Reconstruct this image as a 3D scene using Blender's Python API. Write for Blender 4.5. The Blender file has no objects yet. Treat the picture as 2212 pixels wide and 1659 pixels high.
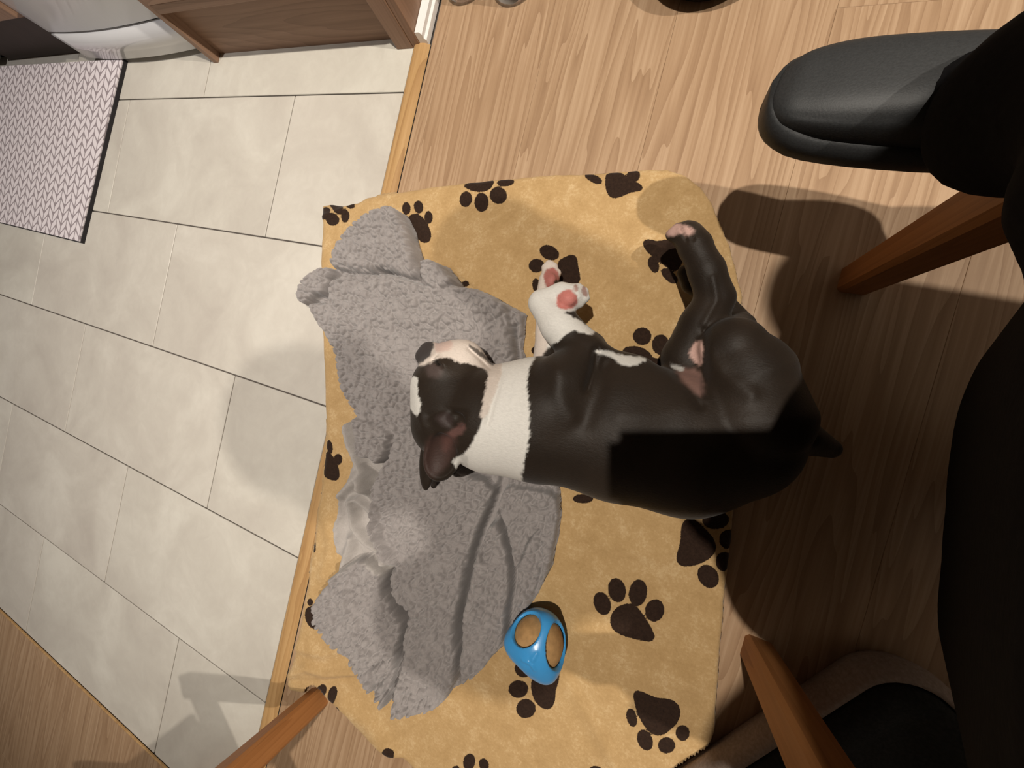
import bpy, bmesh, math, random
import numpy as np
from mathutils import Vector, Matrix

random.seed(4); rng = np.random.RandomState(7)
sc = bpy.context.scene
C = sc.collection

# ------------------------------------------------------------------ camera
FPX, CX, CY = 740.0, 1106.0, 829.5
M = np.array([[0.921363110519085, 0.23930159421109548, -0.30630828520070036],
              [0.23936744732405252, -0.9701872822247979, -0.03794552109031662],
              [-0.3062568264318893, -0.03835862898067286, -0.951175783883595]])
CAM = np.array([0.0, 0.0, 0.51683])
cd = bpy.data.cameras.new('camera'); cam = bpy.data.objects.new('camera', cd); C.objects.link(cam)
cd.sensor_width = 36.0; cd.sensor_fit = 'HORIZONTAL'; cd.lens = FPX / 2212.0 * 36.0
cd.clip_start = 0.01; cd.clip_end = 50
R3 = Matrix((M[0], -M[1], -M[2])).transposed()
cam.matrix_world = Matrix.Translation(CAM) @ R3.to_4x4()
sc.camera = cam

# ------------------------------------------------------------------ world, lights, exposure
w = bpy.data.worlds.new('world'); sc.world = w; w.use_nodes = True
w.node_tree.nodes['Background'].inputs[0].default_value = (0.9, 0.86, 0.8, 1)
w.node_tree.nodes['Background'].inputs[1].default_value = 0.02
sc.view_settings.view_transform = 'Standard'; sc.view_settings.look = 'None'
sc.view_settings.gamma = 1.0; sc.view_settings.exposure = 0.0
sc.view_settings.use_curve_mapping = False
# ceiling lamps: position, power (W), colour   (each lamp is built as a fitting further down)
LAMPS = [((-0.05, 0.24, 2.44), 50.0, 84, (1.0, 0.92, 0.81), 'round ceiling lamp above the paw print blanket'),
         ((-1.55, -0.15, 2.44), 20.0, 62, (1.0, 0.965, 0.95), 'round ceiling lamp above the kitchen tiles'),
         ((1.24, 0.26, 2.44), 42.0, 150, (1.0, 0.92, 0.81), 'round ceiling lamp behind the seated person')]

# ------------------------------------------------------------------ helpers
def Wp(x, y, z=0.0):
    """pixel direction -> the point where it meets height z"""
    r = M.T @ np.array([(x - CX) / FPX, (y - CY) / FPX, 1.0])
    return CAM + (z - CAM[2]) / r[2] * r

def toPx(P):
    c = (np.asarray(P) - CAM) @ M.T
    return np.stack([CX + FPX * c[..., 0] / c[..., 2], CY + FPX * c[..., 1] / c[..., 2]], -1)

def tag(o, label=None, cat=None, group=None, kind=None):
    if label: o['label'] = label
    if cat: o['category'] = cat
    if group: o['group'] = group
    if kind: o['kind'] = kind
    return o

def empty(name, loc=(0, 0, 0), label=None, cat=None, group=None):
    o = bpy.data.objects.new(name, None); C.objects.link(o); o.location = loc
    o.empty_display_size = 0.05
    bpy.context.view_layer.update()
    return tag(o, label, cat, group)

def link(name, me, mat=None, parent=None, smooth=False, loc=None):
    """mesh given in world coordinates; origin moved to its base"""
    n = len(me.vertices)
    co = np.empty(n * 3); me.vertices.foreach_get('co', co); co = co.reshape(-1, 3)
    if loc is None:
        lo, hi = co.min(0), co.max(0); loc = ((lo[0] + hi[0]) / 2, (lo[1] + hi[1]) / 2, lo[2])
    co = co - np.array(loc); me.vertices.foreach_set('co', co.ravel()); me.update()
    o = bpy.data.objects.new(name, me); C.objects.link(o)
    mats = mat if isinstance(mat, (list, tuple)) else [mat]
    for m_ in mats:
        if m_: me.materials.append(m_)
    if smooth: me.polygons.foreach_set('use_smooth', [True] * len(me.polygons))
    pl = np.zeros(3)
    if parent is not None:
        o.parent = parent
        q = parent
        while q is not None: pl = pl + np.array(q.location); q = q.parent
    o.location = np.array(loc) - pl
    return o

def mesh_of(verts, faces, name='mesh'):
    me = bpy.data.meshes.new(name); me.from_pydata([tuple(v) for v in verts], [], [tuple(f) for f in faces]); me.update()
    return me

def fast_mesh(V, Q, name='mesh'):
    """V (n,3), Q (m,4) quads"""
    me = bpy.data.meshes.new(name)
    me.vertices.add(len(V)); me.vertices.foreach_set('co', np.asarray(V, np.float32).ravel())
    k = Q.shape[1]
    me.loops.add(Q.size); me.loops.foreach_set('vertex_index', Q.astype(np.int32).ravel())
    me.polygons.add(len(Q)); me.polygons.foreach_set('loop_start', np.arange(0, Q.size, k, dtype=np.int32))
    me.update(calc_edges=True); me.validate()
    return me

def bm_mesh(bm, name='mesh'):
    bmesh.ops.recalc_face_normals(bm, faces=bm.faces)
    me = bpy.data.meshes.new(name); bm.to_mesh(me); bm.free(); return me

def box(x0, x1, y0, y1, z0, z1, bev=0.0, seg=2):
    bm = bmesh.new()
    bmesh.ops.create_cube(bm, size=1.0)
    for v in bm.verts:
        v.co = Vector((x0 + (v.co.x + .5) * (x1 - x0), y0 + (v.co.y + .5) * (y1 - y0), z0 + (v.co.z + .5) * (z1 - z0)))
    if bev > 0: bmesh.ops.bevel(bm, geom=list(bm.edges), offset=bev, segments=seg, affect='EDGES', profile=0.5)
    return bm_mesh(bm)

def lathe(profile, seg=40, center=(0, 0, 0), cap=True):
    verts, faces = [], []
    for r, z in profile:
        for i in range(seg):
            a = 2 * math.pi * i / seg
            verts.append((center[0] + r * math.cos(a), center[1] + r * math.sin(a), center[2] + z))
    for j in range(len(profile) - 1):
        for i in range(seg):
            a, b = j * seg + i, j * seg + (i + 1) % seg
            faces.append((a, b, b + seg, a + seg))
    if cap:
        faces.append(tuple(reversed(range(seg)))); faces.append(tuple(range((len(profile) - 1) * seg, len(profile) * seg)))
    return mesh_of(verts, faces)

def prism(poly, z0, z1):
    n = len(poly)
    v = [(p[0], p[1], z0) for p in poly] + [(p[0], p[1], z1) for p in poly]
    f = [tuple(range(n)), tuple(range(n, 2 * n))] + [(i, (i + 1) % n, n + (i + 1) % n, n + i) for i in range(n)]
    bm = bmesh.new(); bm.from_mesh(mesh_of(v, f)); return bm_mesh(bm)

def poly_sdf(P, poly):
    """signed distance (negative inside) of points P (n,2) to a polygon"""
    P = np.asarray(P, float); poly = np.asarray(poly, float)
    d = np.full(len(P), 1e18); inside = np.zeros(len(P), bool)
    for i in range(len(poly)):
        a, b = poly[i], poly[(i + 1) % len(poly)]
        e = b - a; wv = P - a
        t = np.clip((wv @ e) / max(e @ e, 1e-12), 0, 1)
        q = wv - t[:, None] * e
        d = np.minimum(d, (q ** 2).sum(1))
        c1 = P[:, 1] >= a[1]; c2 = P[:, 1] < b[1]; c3 = e[0] * wv[:, 1] > e[1] * wv[:, 0]
        inside ^= (c1 & c2 & c3) | (~c1 & ~c2 & ~c3)
    d = np.sqrt(d)
    return np.where(inside, -d, d)

def line_dist(P, pts):
    P = np.asarray(P, float); d = np.full(len(P), 1e18)
    for i in range(len(pts) - 1):
        a, b = np.array(pts[i], float), np.array(pts[i + 1], float)
        e = b - a; wv = P - a; t = np.clip((wv @ e) / (e @ e), 0, 1)
        d = np.minimum(d, ((wv - t[:, None] * e) ** 2).sum(1))
    return np.sqrt(d)

def vnoise(P, scale, seed=0, octaves=1):
    """value noise on 2-D or 3-D points, -1..1"""
    P = np.asarray(P, float) * scale; out = 0; amp = 1; tot = 0
    for o in range(octaves):
        r = np.random.RandomState(seed + o); T = r.rand(4096) * 2 - 1
        i = np.floor(P).astype(np.int64); f_ = P - i; f_ = f_ * f_ * (3 - 2 * f_)
        dims = P.shape[1]; val = 0
        for c in range(2 ** dims):
            wgt = 1; h = 0
            for k in range(dims):
                bit = (c >> k) & 1
                wgt = wgt * (f_[:, k] if bit else 1 - f_[:, k])
                h = h + (i[:, k] + bit) * (73856093, 19349663, 83492791)[k]
            val = val + wgt * T[(h ^ (h >> 7)) & 4095]
        out = out + amp * val; tot += amp; amp *= .5; P = P * 2.03
    return out / tot

def gauss0(d, s_): return np.exp(-(d / s_) ** 2)

def chaikin(pts, n=2):
    p = np.array(pts, float)
    for _ in range(n):
        q_ = np.roll(p, -1, 0); p = np.stack([p * .75 + q_ * .25, p * .25 + q_ * .75], 1).reshape(-1, 2)
    return p

def zp(pts, s_, ox, oy): return chaikin([(x / s_ + ox, y / s_ + oy) for x, y in pts], 2)

def sstep(a, b, x):
    t = np.clip((x - a) / (b - a), 0, 1); return t * t * (3 - 2 * t)

def attr(me, name, vals):
    a = me.attributes.new(name, 'FLOAT', 'POINT'); a.data.foreach_set('value', np.asarray(vals, np.float32))

def cattr(me, name, rgb):
    a = me.attributes.new(name, 'FLOAT_COLOR', 'POINT')
    a.data.foreach_set('color', np.concatenate([rgb, np.ones((len(rgb), 1))], 1).astype(np.float32).ravel())

# ---- implicit surfaces -> mesh
class Field:
    def __init__(s, lo, hi, h):
        s.lo = np.array(lo, np.float32); s.h = h
        s.n = np.ceil((np.array(hi) - np.array(lo)) / h).astype(int) + 1
        s.ax = [s.lo[i] + h * np.arange(s.n[i], dtype=np.float32) for i in range(3)]
        s.F = np.full(tuple(s.n), 1.0, np.float32)
    def _sub(s, lo, hi, pad):
        sl = []
        for i in range(3):
            a = int(np.floor((lo[i] - pad - s.lo[i]) / s.h)); b = int(np.ceil((hi[i] + pad - s.lo[i]) / s.h)) + 1
            sl.append(slice(max(a, 0), min(max(b, 1), s.n[i])))
        X, Y, Z = [s.ax[i][sl[i]] for i in range(3)]
        return tuple(sl), X[:, None, None], Y[None, :, None], Z[None, None, :]
    def _mix(s, sl, d, k, sub=False):
        A = s.F[sl]
        if sub:
            d = -d; h = np.clip(.5 - .5 * (A - d) / k, 0, 1)
            s.F[sl] = A * (1 - h) + d * h + k * h * (1 - h)
        else:
            h = np.clip(.5 + .5 * (A - d) / k, 0, 1)
            s.F[sl] = A * (1 - h) + d * h - k * h * (1 - h)
    def cone(s, a, b, ra, rb, k=.01, zs=1.0, sub=False):
        a = np.array(a, float); b = np.array(b, float); R_ = max(ra, rb)
        sl, X, Y, Z = s._sub(np.minimum(a, b) - R_, np.maximum(a, b) + R_, k * 2 + .03)
        az, bz = a[2] * zs, b[2] * zs; Z = Z * zs
        e = np.array([b[0] - a[0], b[1] - a[1], bz - az]); L2 = max(float(e @ e), 1e-9)
        t = np.clip(((X - a[0]) * e[0] + (Y - a[1]) * e[1] + (Z - az) * e[2]) / L2, 0, 1)
        d = np.sqrt((X - a[0] - t * e[0]) ** 2 + (Y - a[1] - t * e[1]) ** 2 + (Z - az - t * e[2]) ** 2) - (ra + t * (rb - ra))
        s._mix(sl, d.astype(np.float32), k, sub)
    def ell(s, c, axes, radii, k=.008, sub=False):
        c = np.array(c, float); A = np.array(axes, float); R_ = max(radii)
        sl, X, Y, Z = s._sub(c - R_, c + R_, k * 2 + .02)
        q = [((X - c[0]) * A[i][0] + (Y - c[1]) * A[i][1] + (Z - c[2]) * A[i][2]) / radii[i] for i in range(3)]
        k0 = np.sqrt(q[0] ** 2 + q[1] ** 2 + q[2] ** 2)
        k1 = np.sqrt(sum((q[i] / radii[i]) ** 2 for i in range(3))) + 1e-9
        d = np.minimum(k0 * (k0 - 1) / k1, 0.2)
        s._mix(sl, d.astype(np.float32), k, sub)
    def mesh(s):
        F = s.F; neg = F < 0; n = F.shape
        cnt = np.zeros((n[0] - 1, n[1] - 1, n[2] - 1), np.int8)
        for dx in (0, 1):
            for dy in (0, 1):
                for dz in (0, 1):
                    cnt += neg[dx:n[0] - 1 + dx, dy:n[1] - 1 + dy, dz:n[2] - 1 + dz]
        act = (cnt > 0) & (cnt < 8)
        idx = -np.ones(act.shape, np.int64); I = np.argwhere(act); idx[act] = np.arange(len(I))
        S_ = np.zeros((len(I), 3)); W_ = np.zeros(len(I))
        cor = [(0, 0, 0), (1, 0, 0), (0, 1, 0), (1, 1, 0), (0, 0, 1), (1, 0, 1), (0, 1, 1), (1, 1, 1)]
        for a in range(8):
            for bit in (1, 2, 4):
                if a & bit: continue
                b = a | bit
                fa = F[tuple((I + cor[a]).T)]; fb = F[tuple((I + cor[b]).T)]
                m_ = (fa < 0) != (fb < 0)
                t = np.where(m_, fa / np.where(m_, fa - fb, 1), 0)[:, None]
                p = np.array(cor[a]) + t * (np.array(cor[b]) - np.array(cor[a]))
                S_ += np.where(m_[:, None], p, 0); W_ += m_
        V = (I + S_ / W_[:, None]) * s.h + s.lo
        Q = []
        for ax in range(3):
            u, v = [(1, 2), (2, 0), (0, 1)][ax]
            sl0 = [slice(None)] * 3; sl1 = [slice(None)] * 3
            sl0[ax] = slice(0, -1); sl1[ax] = slice(1, None)
            for q in (sl0, sl1):
                q[u] = slice(1, -1); q[v] = slice(1, -1)
            A, B = neg[tuple(sl0)], neg[tuple(sl1)]
            E_ = np.argwhere(A != B); flip = A[tuple(E_.T)]
            off = np.zeros(3, int); off[u] = 1; off[v] = 1
            base = E_ + off
            du = np.zeros(3, int); du[u] = 1; dv = np.zeros(3, int); dv[v] = 1
            c = [idx[tuple((base - du - dv).T)], idx[tuple((base - dv).T)], idx[tuple(base.T)], idx[tuple((base - du).T)]]
            q = np.stack(c, 1); q[~flip] = q[~flip][:, ::-1]
            Q.append(q)
        Q = np.concatenate(Q); Q = Q[(Q >= 0).all(1)]
        return V, Q

# ------------------------------------------------------------------ materials
def mat(name):
    m_ = bpy.data.materials.new(name); m_.use_nodes = True
    nt = m_.node_tree; return m_, nt, nt.nodes['Principled BSDF']

def N(nt, typ, **kw):
    n = nt.nodes.new(typ)
    for k, v in kw.items():
        if hasattr(n, k): setattr(n, k, v)
    return n

def ramp(nt, fac, stops):
    r = nt.nodes.new('ShaderNodeValToRGB')
    while len(r.color_ramp.elements) < len(stops): r.color_ramp.elements.new(0.5)
    for e, (p, c) in zip(r.color_ramp.elements, stops): e.position = p; e.color = (*c, 1)
    nt.links.new(fac, r.inputs[0]); return r.outputs[0]

def noise(nt, vec, scale, detail=4, rough=.55, dist=0):
    n = nt.nodes.new('ShaderNodeTexNoise'); n.inputs['Scale'].default_value = scale
    n.inputs['Detail'].default_value = detail; n.inputs['Roughness'].default_value = rough; n.inputs['Distortion'].default_value = dist
    if vec is not None: nt.links.new(vec, n.inputs['Vector'])
    return n.outputs['Fac']

def mapping(nt, vec, scale=(1, 1, 1), loc=None):
    m_ = nt.nodes.new('ShaderNodeMapping'); m_.inputs['Scale'].default_value = scale
    nt.links.new(vec, m_.inputs['Vector'])
    if loc is not None: nt.links.new(loc, m_.inputs['Location'])
    return m_.outputs[0]

def math_(nt, op, a, b=None, clamp=False):
    n = nt.nodes.new('ShaderNodeMath'); n.operation = op; n.use_clamp = clamp
    for i, v in enumerate((a, b)):
        if v is None: continue
        if isinstance(v, (int, float)): n.inputs[i].default_value = v
        else: nt.links.new(v, n.inputs[i])
    return n.outputs[0]

def mixc(nt, fac, a, b, typ='MIX'):
    n = nt.nodes.new('ShaderNodeMix'); n.data_type = 'RGBA'; n.blend_type = typ
    for s_, v in ((0, fac), (6, a), (7, b)):
        if isinstance(v, (int, float)): n.inputs[s_].default_value = v
        elif isinstance(v, tuple): n.inputs[s_].default_value = (*v, 1)
        else: nt.links.new(v, n.inputs[s_])
    return n.outputs[2]

def bump(nt, p, h, strength=.3, dist=.002):
    b = nt.nodes.new('ShaderNodeBump'); b.inputs['Strength'].default_value = strength; b.inputs['Distance'].default_value = dist
    nt.links.new(h, b.inputs['Height']); nt.links.new(b.outputs[0], p.inputs['Normal'])

def pos(nt): return nt.nodes.new('ShaderNodeNewGeometry').outputs['Position']
def orand(nt): return nt.nodes.new('ShaderNodeObjectInfo').outputs['Random']

def plain(name, col, rough=.6, spec=.5, metal=0.0, nscale=0, namp=.15, bumps=0):
    m_, nt, p = mat(name)
    p.inputs['Roughness'].default_value = rough; p.inputs['Specular IOR Level'].default_value = spec; p.inputs['Metallic'].default_value = metal
    if nscale:
        f_ = noise(nt, pos(nt), nscale, 5)
        c = ramp(nt, f_, [(.25, tuple(x * (1 - namp) for x in col)), (.75, tuple(min(1, x * (1 + namp)) for x in col))])
        nt.links.new(c, p.inputs['Base Color'])
        if bumps: bump(nt, p, f_, bumps, .001)
    else: p.inputs['Base Color'].default_value = (*col, 1)
    return m_

def m_tile():
    m_, nt, p = mat('ceramic_tile'); P = pos(nt); r = orand(nt)
    off = nt.nodes.new('ShaderNodeCombineXYZ')
    for i, k in enumerate((17., 31., 5.)): nt.links.new(math_(nt, 'MULTIPLY', r, k), off.inputs[i])
    v = mapping(nt, P, (1, 1, 1), off.outputs[0])
    a = noise(nt, v, 4.5, 6, .6, .8); b = noise(nt, v, 26, 6, .7, 1.2)
    f_ = math_(nt, 'ADD', math_(nt, 'MULTIPLY', a, .75), math_(nt, 'MULTIPLY', b, .25))
    c = ramp(nt, f_, [(.30, (.47, .435, .39)), (.5, (.55, .52, .465)), (.66, (.63, .605, .545))])
    tint = ramp(nt, r, [(0, (.95, .93, .92)), (1, (1.0, 1.0, .98))])
    c = mixc(nt, 1.0, c, tint, 'MULTIPLY')
    nt.links.new(c, p.inputs['Base Color']); p.inputs['Roughness'].default_value = .42; p.inputs['Specular IOR Level'].default_value = .4
    bump(nt, p, b, .12, .001); return m_

def m_laminate(name, dark, mid, light, along='Y', seedmul=1.0):
    m_, nt, p = mat(name); P = pos(nt); r = orand(nt)
    off = nt.nodes.new('ShaderNodeCombineXYZ')
    for i, k in enumerate((3.7, 9.1, 5.3)): nt.links.new(math_(nt, 'MULTIPLY', r, k * seedmul), off.inputs[i])
    s1 = {'Y': (9, .55, 4), 'X': (.55, 9, 9), 'Z': (9, 9, .55)}[along]
    s2 = {'Y': (210, 5.0, 40), 'X': (5, 210, 210), 'Z': (210, 210, 5)}[along]
    v1 = mapping(nt, P, s1, off.outputs[0]); v2 = mapping(nt, P, s2, off.outputs[0])
    a = noise(nt, v1, 1.0, 3, .45, .35)
    rings = math_(nt, 'FRACT', math_(nt, 'MULTIPLY', a, 24.0))
    rings = math_(nt, 'POWER', rings, 2.2)
    fine = noise(nt, v2, 1.0, 4, .6)
    f_ = math_(nt, 'ADD', math_(nt, 'MULTIPLY', rings, .36), math_(nt, 'MULTIPLY', fine, .80))
    c = ramp(nt, f_, [(.22, light), (.5, mid), (.86, dark)])
    big = noise(nt, mapping(nt, P, tuple(x * .35 for x in s1), off.outputs[0]), 1.0, 2)
    c = mixc(nt, math_(nt, 'MULTIPLY', big, .35), c, tuple(x * y for x, y in zip(mid, (1.0, .88, .8))))
    nt.links.new(c, p.inputs['Base Color']); p.inputs['Roughness'].default_value = .5; p.inputs['Specular IOR Level'].default_value = .35
    bump(nt, p, f_, .12, .0008); return m_

def m_paw():
    m_, nt, p = mat('paw_print_fleece'); P = pos(nt)
    a = nt.nodes.new('ShaderNodeAttribute'); a.attribute_name = 'print_dist'
    hairs = noise(nt, P, 420, 3, .7)
    d = math_(nt, 'ADD', a.outputs['Fac'], math_(nt, 'MULTIPLY', math_(nt, 'SUBTRACT', hairs, .5), 5.0))
    mask = ramp(nt, math_(nt, 'ADD', math_(nt, 'MULTIPLY', d, .25), .5), [(.35, (1, 1, 1)), (.65, (0, 0, 0))])
    f1 = noise(nt, mapping(nt, P, (1, 1, .3)), 30, 8, .78, .25); f2 = noise(nt, P, 260, 4, .75)
    f_ = math_(nt, 'ADD', math_(nt, 'MULTIPLY', f1, .65), math_(nt, 'MULTIPLY', f2, .35))
    c = ramp(nt, f_, [(.30, (.36, .225, .095)), (.52, (.47, .31, .145)), (.70, (.64, .475, .275))])
    br = ramp(nt, f2, [(.3, (.016, .008, .005)), (.7, (.034, .018, .011))])
    c = mixc(nt, mask, c, br)
    nt.links.new(c, p.inputs['Base Color']); p.inputs['Roughness'].default_value = .85; p.inputs['Specular IOR Level'].default_value = .12
    p.inputs['Sheen Weight'].default_value = .12; p.inputs['Sheen Roughness'].default_value = .5
    bump(nt, p, f_, .35, .002); return m_

def m_sherpa():
    m_, nt, p = mat('grey_sherpa_fleece'); P = pos(nt)
    a = nt.nodes.new('ShaderNodeAttribute'); a.attribute_name = 'plush'
    f2 = noise(nt, P, 700, 4, .7); f1 = noise(nt, P, 60, 4, .6)
    f_ = math_(nt, 'ADD', math_(nt, 'MULTIPLY', f1, .5), math_(nt, 'MULTIPLY', f2, .5))
    c = ramp(nt, f_, [(.3, (.235, .213, .208)), (.7, (.335, .308, .30))])
    c2 = ramp(nt, f_, [(.3, (.31, .285, .265)), (.7, (.43, .395, .375))])
    c = mixc(nt, a.outputs['Fac'], c, c2)
    nt.links.new(c, p.inputs['Base Color']); p.inputs['Roughness'].default_value = .95; p.inputs['Specular IOR Level'].default_value = .08
    p.inputs['Sheen Weight'].default_value = .25
    bump(nt, p, f2, .35, .0015); return m_

def m_fur():
    m_, nt, p = mat('dog_coat'); P = pos(nt)
    a = nt.nodes.new('ShaderNodeAttribute'); a.attribute_name = 'coat'
    f_ = noise(nt, mapping(nt, P, (220, 500, 500)), 1.0, 4, .7)
    v = ramp(nt, f_, [(.25, (.82, .82, .82)), (.75, (1.0, 1.0, 1.0))])
    c = mixc(nt, 1.0, a.outputs['Color'], v, 'MULTIPLY')
    nt.links.new(c, p.inputs['Base Color']); p.inputs['Roughness'].default_value = .52; p.inputs['Specular IOR Level'].default_value = .22
    p.inputs['Sheen Weight'].default_value = .05
    bump(nt, p, f_, .35, .0012); return m_

def m_mat():
    """knitted leaf print of the kitchen mat"""
    m_, nt, p = mat('knit_print_mat'); P = pos(nt)
    sx = nt.nodes.new('ShaderNodeSeparateXYZ'); nt.links.new(mapping(nt, P, (1, 1, 1)), sx.inputs[0])
    u = math_(nt, 'MULTIPLY', sx.outputs[0], 1 / .026); v = math_(nt, 'MULTIPLY', sx.outputs[1], 1 / .052)
    # two families of slanted leaves (a knit) alternating by column
    col = math_(nt, 'FLOOR', u); fu = math_(nt, 'SUBTRACT', u, col)
    odd = math_(nt, 'MODULO', math_(nt, 'ABSOLUTE', col), 2.0)
    sgn = math_(nt, 'SUBTRACT', math_(nt, 'MULTIPLY', odd, 2.0), 1.0)
    sl = math_(nt, 'MULTIPLY', math_(nt, 'MULTIPLY', math_(nt, 'SUBTRACT', fu, .5), sgn), .95)
    vv = math_(nt, 'ADD', math_(nt, 'MULTIPLY', v, 2.0), sl)
    fv = math_(nt, 'ABSOLUTE', math_(nt, 'SUBTRACT', math_(nt, 'FRACT', vv), .5))
    fe = math_(nt, 'ABSOLUTE', math_(nt, 'SUBTRACT', fu, .5))
    lim = math_(nt, 'SUBTRACT', .40, math_(nt, 'MULTIPLY', math_(nt, 'POWER', math_(nt, 'MULTIPLY', fe, 2.0), 2.5), .16))
    line = math_(nt, 'GREATER_THAN', fv, lim)
    edge = math_(nt, 'GREATER_THAN', fe, .43)
    msk = math_(nt, 'MAXIMUM', line, edge)
    c = mixc(nt, msk, (.74, .68, .70), (.30, .255, .27))
    nt.links.new(c, p.inputs['Base Color']); p.inputs['Roughness'].default_value = .45
    return m_

MT = dict(tile=m_tile(), wood=m_laminate('laminate_plank', (.255, .158, .09), (.36, .238, .143), (.485, .345, .225)),
          strip=m_laminate('threshold_wood', (.30, .17, .07), (.43, .265, .115), (.52, .34, .16), seedmul=3),
          cab=m_laminate('cabinet_wood', (.20, .118, .075), (.265, .162, .106), (.32, .20, .135), along='Z'),
          cabx=m_laminate('cabinet_wood_rail', (.20, .118, .075), (.265, .162, .106), (.32, .20, .135), along='X'),
          leg=m_laminate('chair_wood', (.30, .125, .04), (.38, .165, .055), (.44, .20, .07), along='Z'),
          paw=m_paw(), sherpa=m_sherpa(), fur=m_fur(), mat=m_mat(),
          grout=plain('grout', (.10, .085, .075), .9, .2, nscale=90),
          white=plain('white_paint', (.80, .79, .78), .35, .5, nscale=3, namp=.02),
          appliance=plain('white_enamel', (.66, .66, .68), .12, .6, nscale=3, namp=.02),
          darkgap=plain('dark_rubber_and_gap', (.02, .018, .02), .7, .3, nscale=50),
          plinth=plain('dark_plinth', (.075, .055, .05), .6, .3, nscale=20),
          steel=plain('brushed_steel', (.55, .55, .56), .3, .5, metal=.9, nscale=10, namp=.05),
          rubber=plain('black_rubber', (.020, .021, .022), .55, .4, nscale=700, namp=.3, bumps=.15),
          sock=plain('black_cloth', (.006, .0055, .006), .95, .1, nscale=200, namp=.3, bumps=.3),
          seat=plain('black_upholstery', (.012, .011, .011), .9, .15, nscale=200, namp=.3, bumps=.3),
          skin=plain('skin', (.60, .36, .26), .55, .4, nscale=40, namp=.06),
          hair=plain('brown_hair', (.05, .03, .02), .6, .4, nscale=200, namp=.4),
          blue=plain('blue_rubber', (.055, .33, .72), .28, .5, nscale=60, namp=.05),
          tanball=plain('tan_foam', (.46, .27, .115), .75, .2, nscale=120, namp=.2, bumps=.5),
          bed=plain('beige_plush', (.34, .27, .23), .95, .1, nscale=300, namp=.2, bumps=.5),
          bedin=plain('charcoal_plush', (.025, .025, .024), .95, .1, nscale=300, namp=.3, bumps=.5),
          wall=plain('wall_paint', (.42, .41, .39), .8, .3, nscale=4, namp=.03),
          darkpot=plain('dark_green_glaze', (.020, .022, .014), .3, .5, nscale=30),
          phone=plain('phone_black', (.01, .01, .011), .2, .5, nscale=30))
def m_clear():
    m_, nt, p = mat('clear_plastic'); p.inputs['Base Color'].default_value = (.92, .95, .97, 1); p.inputs['Roughness'].default_value = .04
    p.inputs['Transmission Weight'].default_value = 1.0; p.inputs['IOR'].default_value = 1.33; return m_
MT['clear'] = m_clear()
def m_glow():
    m_, nt, p = mat('lamp_glass'); p.inputs['Base Color'].default_value = (.9, .88, .84, 1)
    p.inputs['Emission Color'].default_value = (1, .9, .75, 1); p.inputs['Emission Strength'].default_value = 4.0; return m_
MT['glow'] = m_glow()

# ------------------------------------------------------------------ the room
X0, X1, Y0, Y1, H = -2.85, 2.3, -2.3, 1.5, 2.5
floor = tag(link('floor', box(X0, X1, Y0, Y1, -.05, -.0035), MT['grout'], loc=(0, 0, -.05)), 'floor of cream tiles and oak laminate planks', kind='structure')
tag(link('ceiling', box(X0, X1, Y0, Y1, H, H + .05), MT['wall']), 'white ceiling', kind='structure')
tag(link('wall_kitchen', box(X0, X1, Y1, Y1 + .05, -.05, H), MT['wall']), 'plain painted wall behind the kitchen units', kind='structure')
tag(link('wall_dining', box(X0, X1, Y0 - .05, Y0, -.05, H), MT['wall']), 'plain painted wall beyond the chairs', kind='structure')
tag(link('wall_living', box(X1, X1 + .05, Y0, Y1, -.05, H), MT['wall']), 'plain painted wall behind the seated person', kind='structure')
tag(link('wall_far', box(X0 - .05, X0, Y0, Y1, -.05, H), MT['wall']), 'plain painted wall at the end of the kitchen', kind='structure')

# tiles: 60 x 30 running bond
TL, TD, G = .593, .30, .0028
ky0, ky1 = -1.028, .56
ux = -1.3704
for r_ in range(-1, 6):
    yb, yt = .4479 - .3 * (r_ + 1) + .0, .4479 - .3 * r_
    if r_ == -1: yt = .60
    yb, yt = max(yb, ky0), yt
    if yt - yb < .02: continue
    sh = 0 if r_ % 2 == 0 else -TL / 2
    for c in range(-4, 4):
        xa, xb = ux + sh + c * TL, ux + sh + (c + 1) * TL
        xa, xb = max(xa, X0), min(xb, -.5035)
        if xb - xa < .01: continue
        link('tile', box(xa + G / 2, xb - G / 2, yb + G / 2, yt - G / 2, -.0035, 0.0, .0008, 1), MT['tile'], floor)
# laminate planks, running along Y
def planks(xs, ya, yb, ends):
    for i in range(len(xs) - 1):
        cuts = [ya] + sorted([e for e in ends.get(i, []) if ya < e < yb]) + [yb]
        for j in range(len(cuts) - 1):
            link('plank', box(xs[i] + .0001, xs[i + 1] - .0001, cuts[j] + .0001, cuts[j + 1] - .0001, -.0035, 0.0, .0003, 1), MT['wood'], floor)
xs = [-.4665] + [.322 + .19036 * k for k in range(-4, 11) if .322 + .19036 * k > -.46] + [X1]
planks(xs, Y0, Y1, {0: [-.723, .9], 1: [-1.15, .95], 2: [-.83, .62], 3: [-1.5, .88], 4: [-.44, .54], 5: [-1.1, .35], 6: [-.6, .7], 7: [-.2], 8: [-1, .4]})
xs2 = [X0] + [.322 + .19036 * k for k in range(-16, -4)] + [-.4695]
xs2 = [x for x in xs2 if x <= -.4695]
planks(xs2, Y0, -1.0335, {k: [-1.2 - .19 * ((k * 7) % 5)] for k in range(14)})
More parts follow.
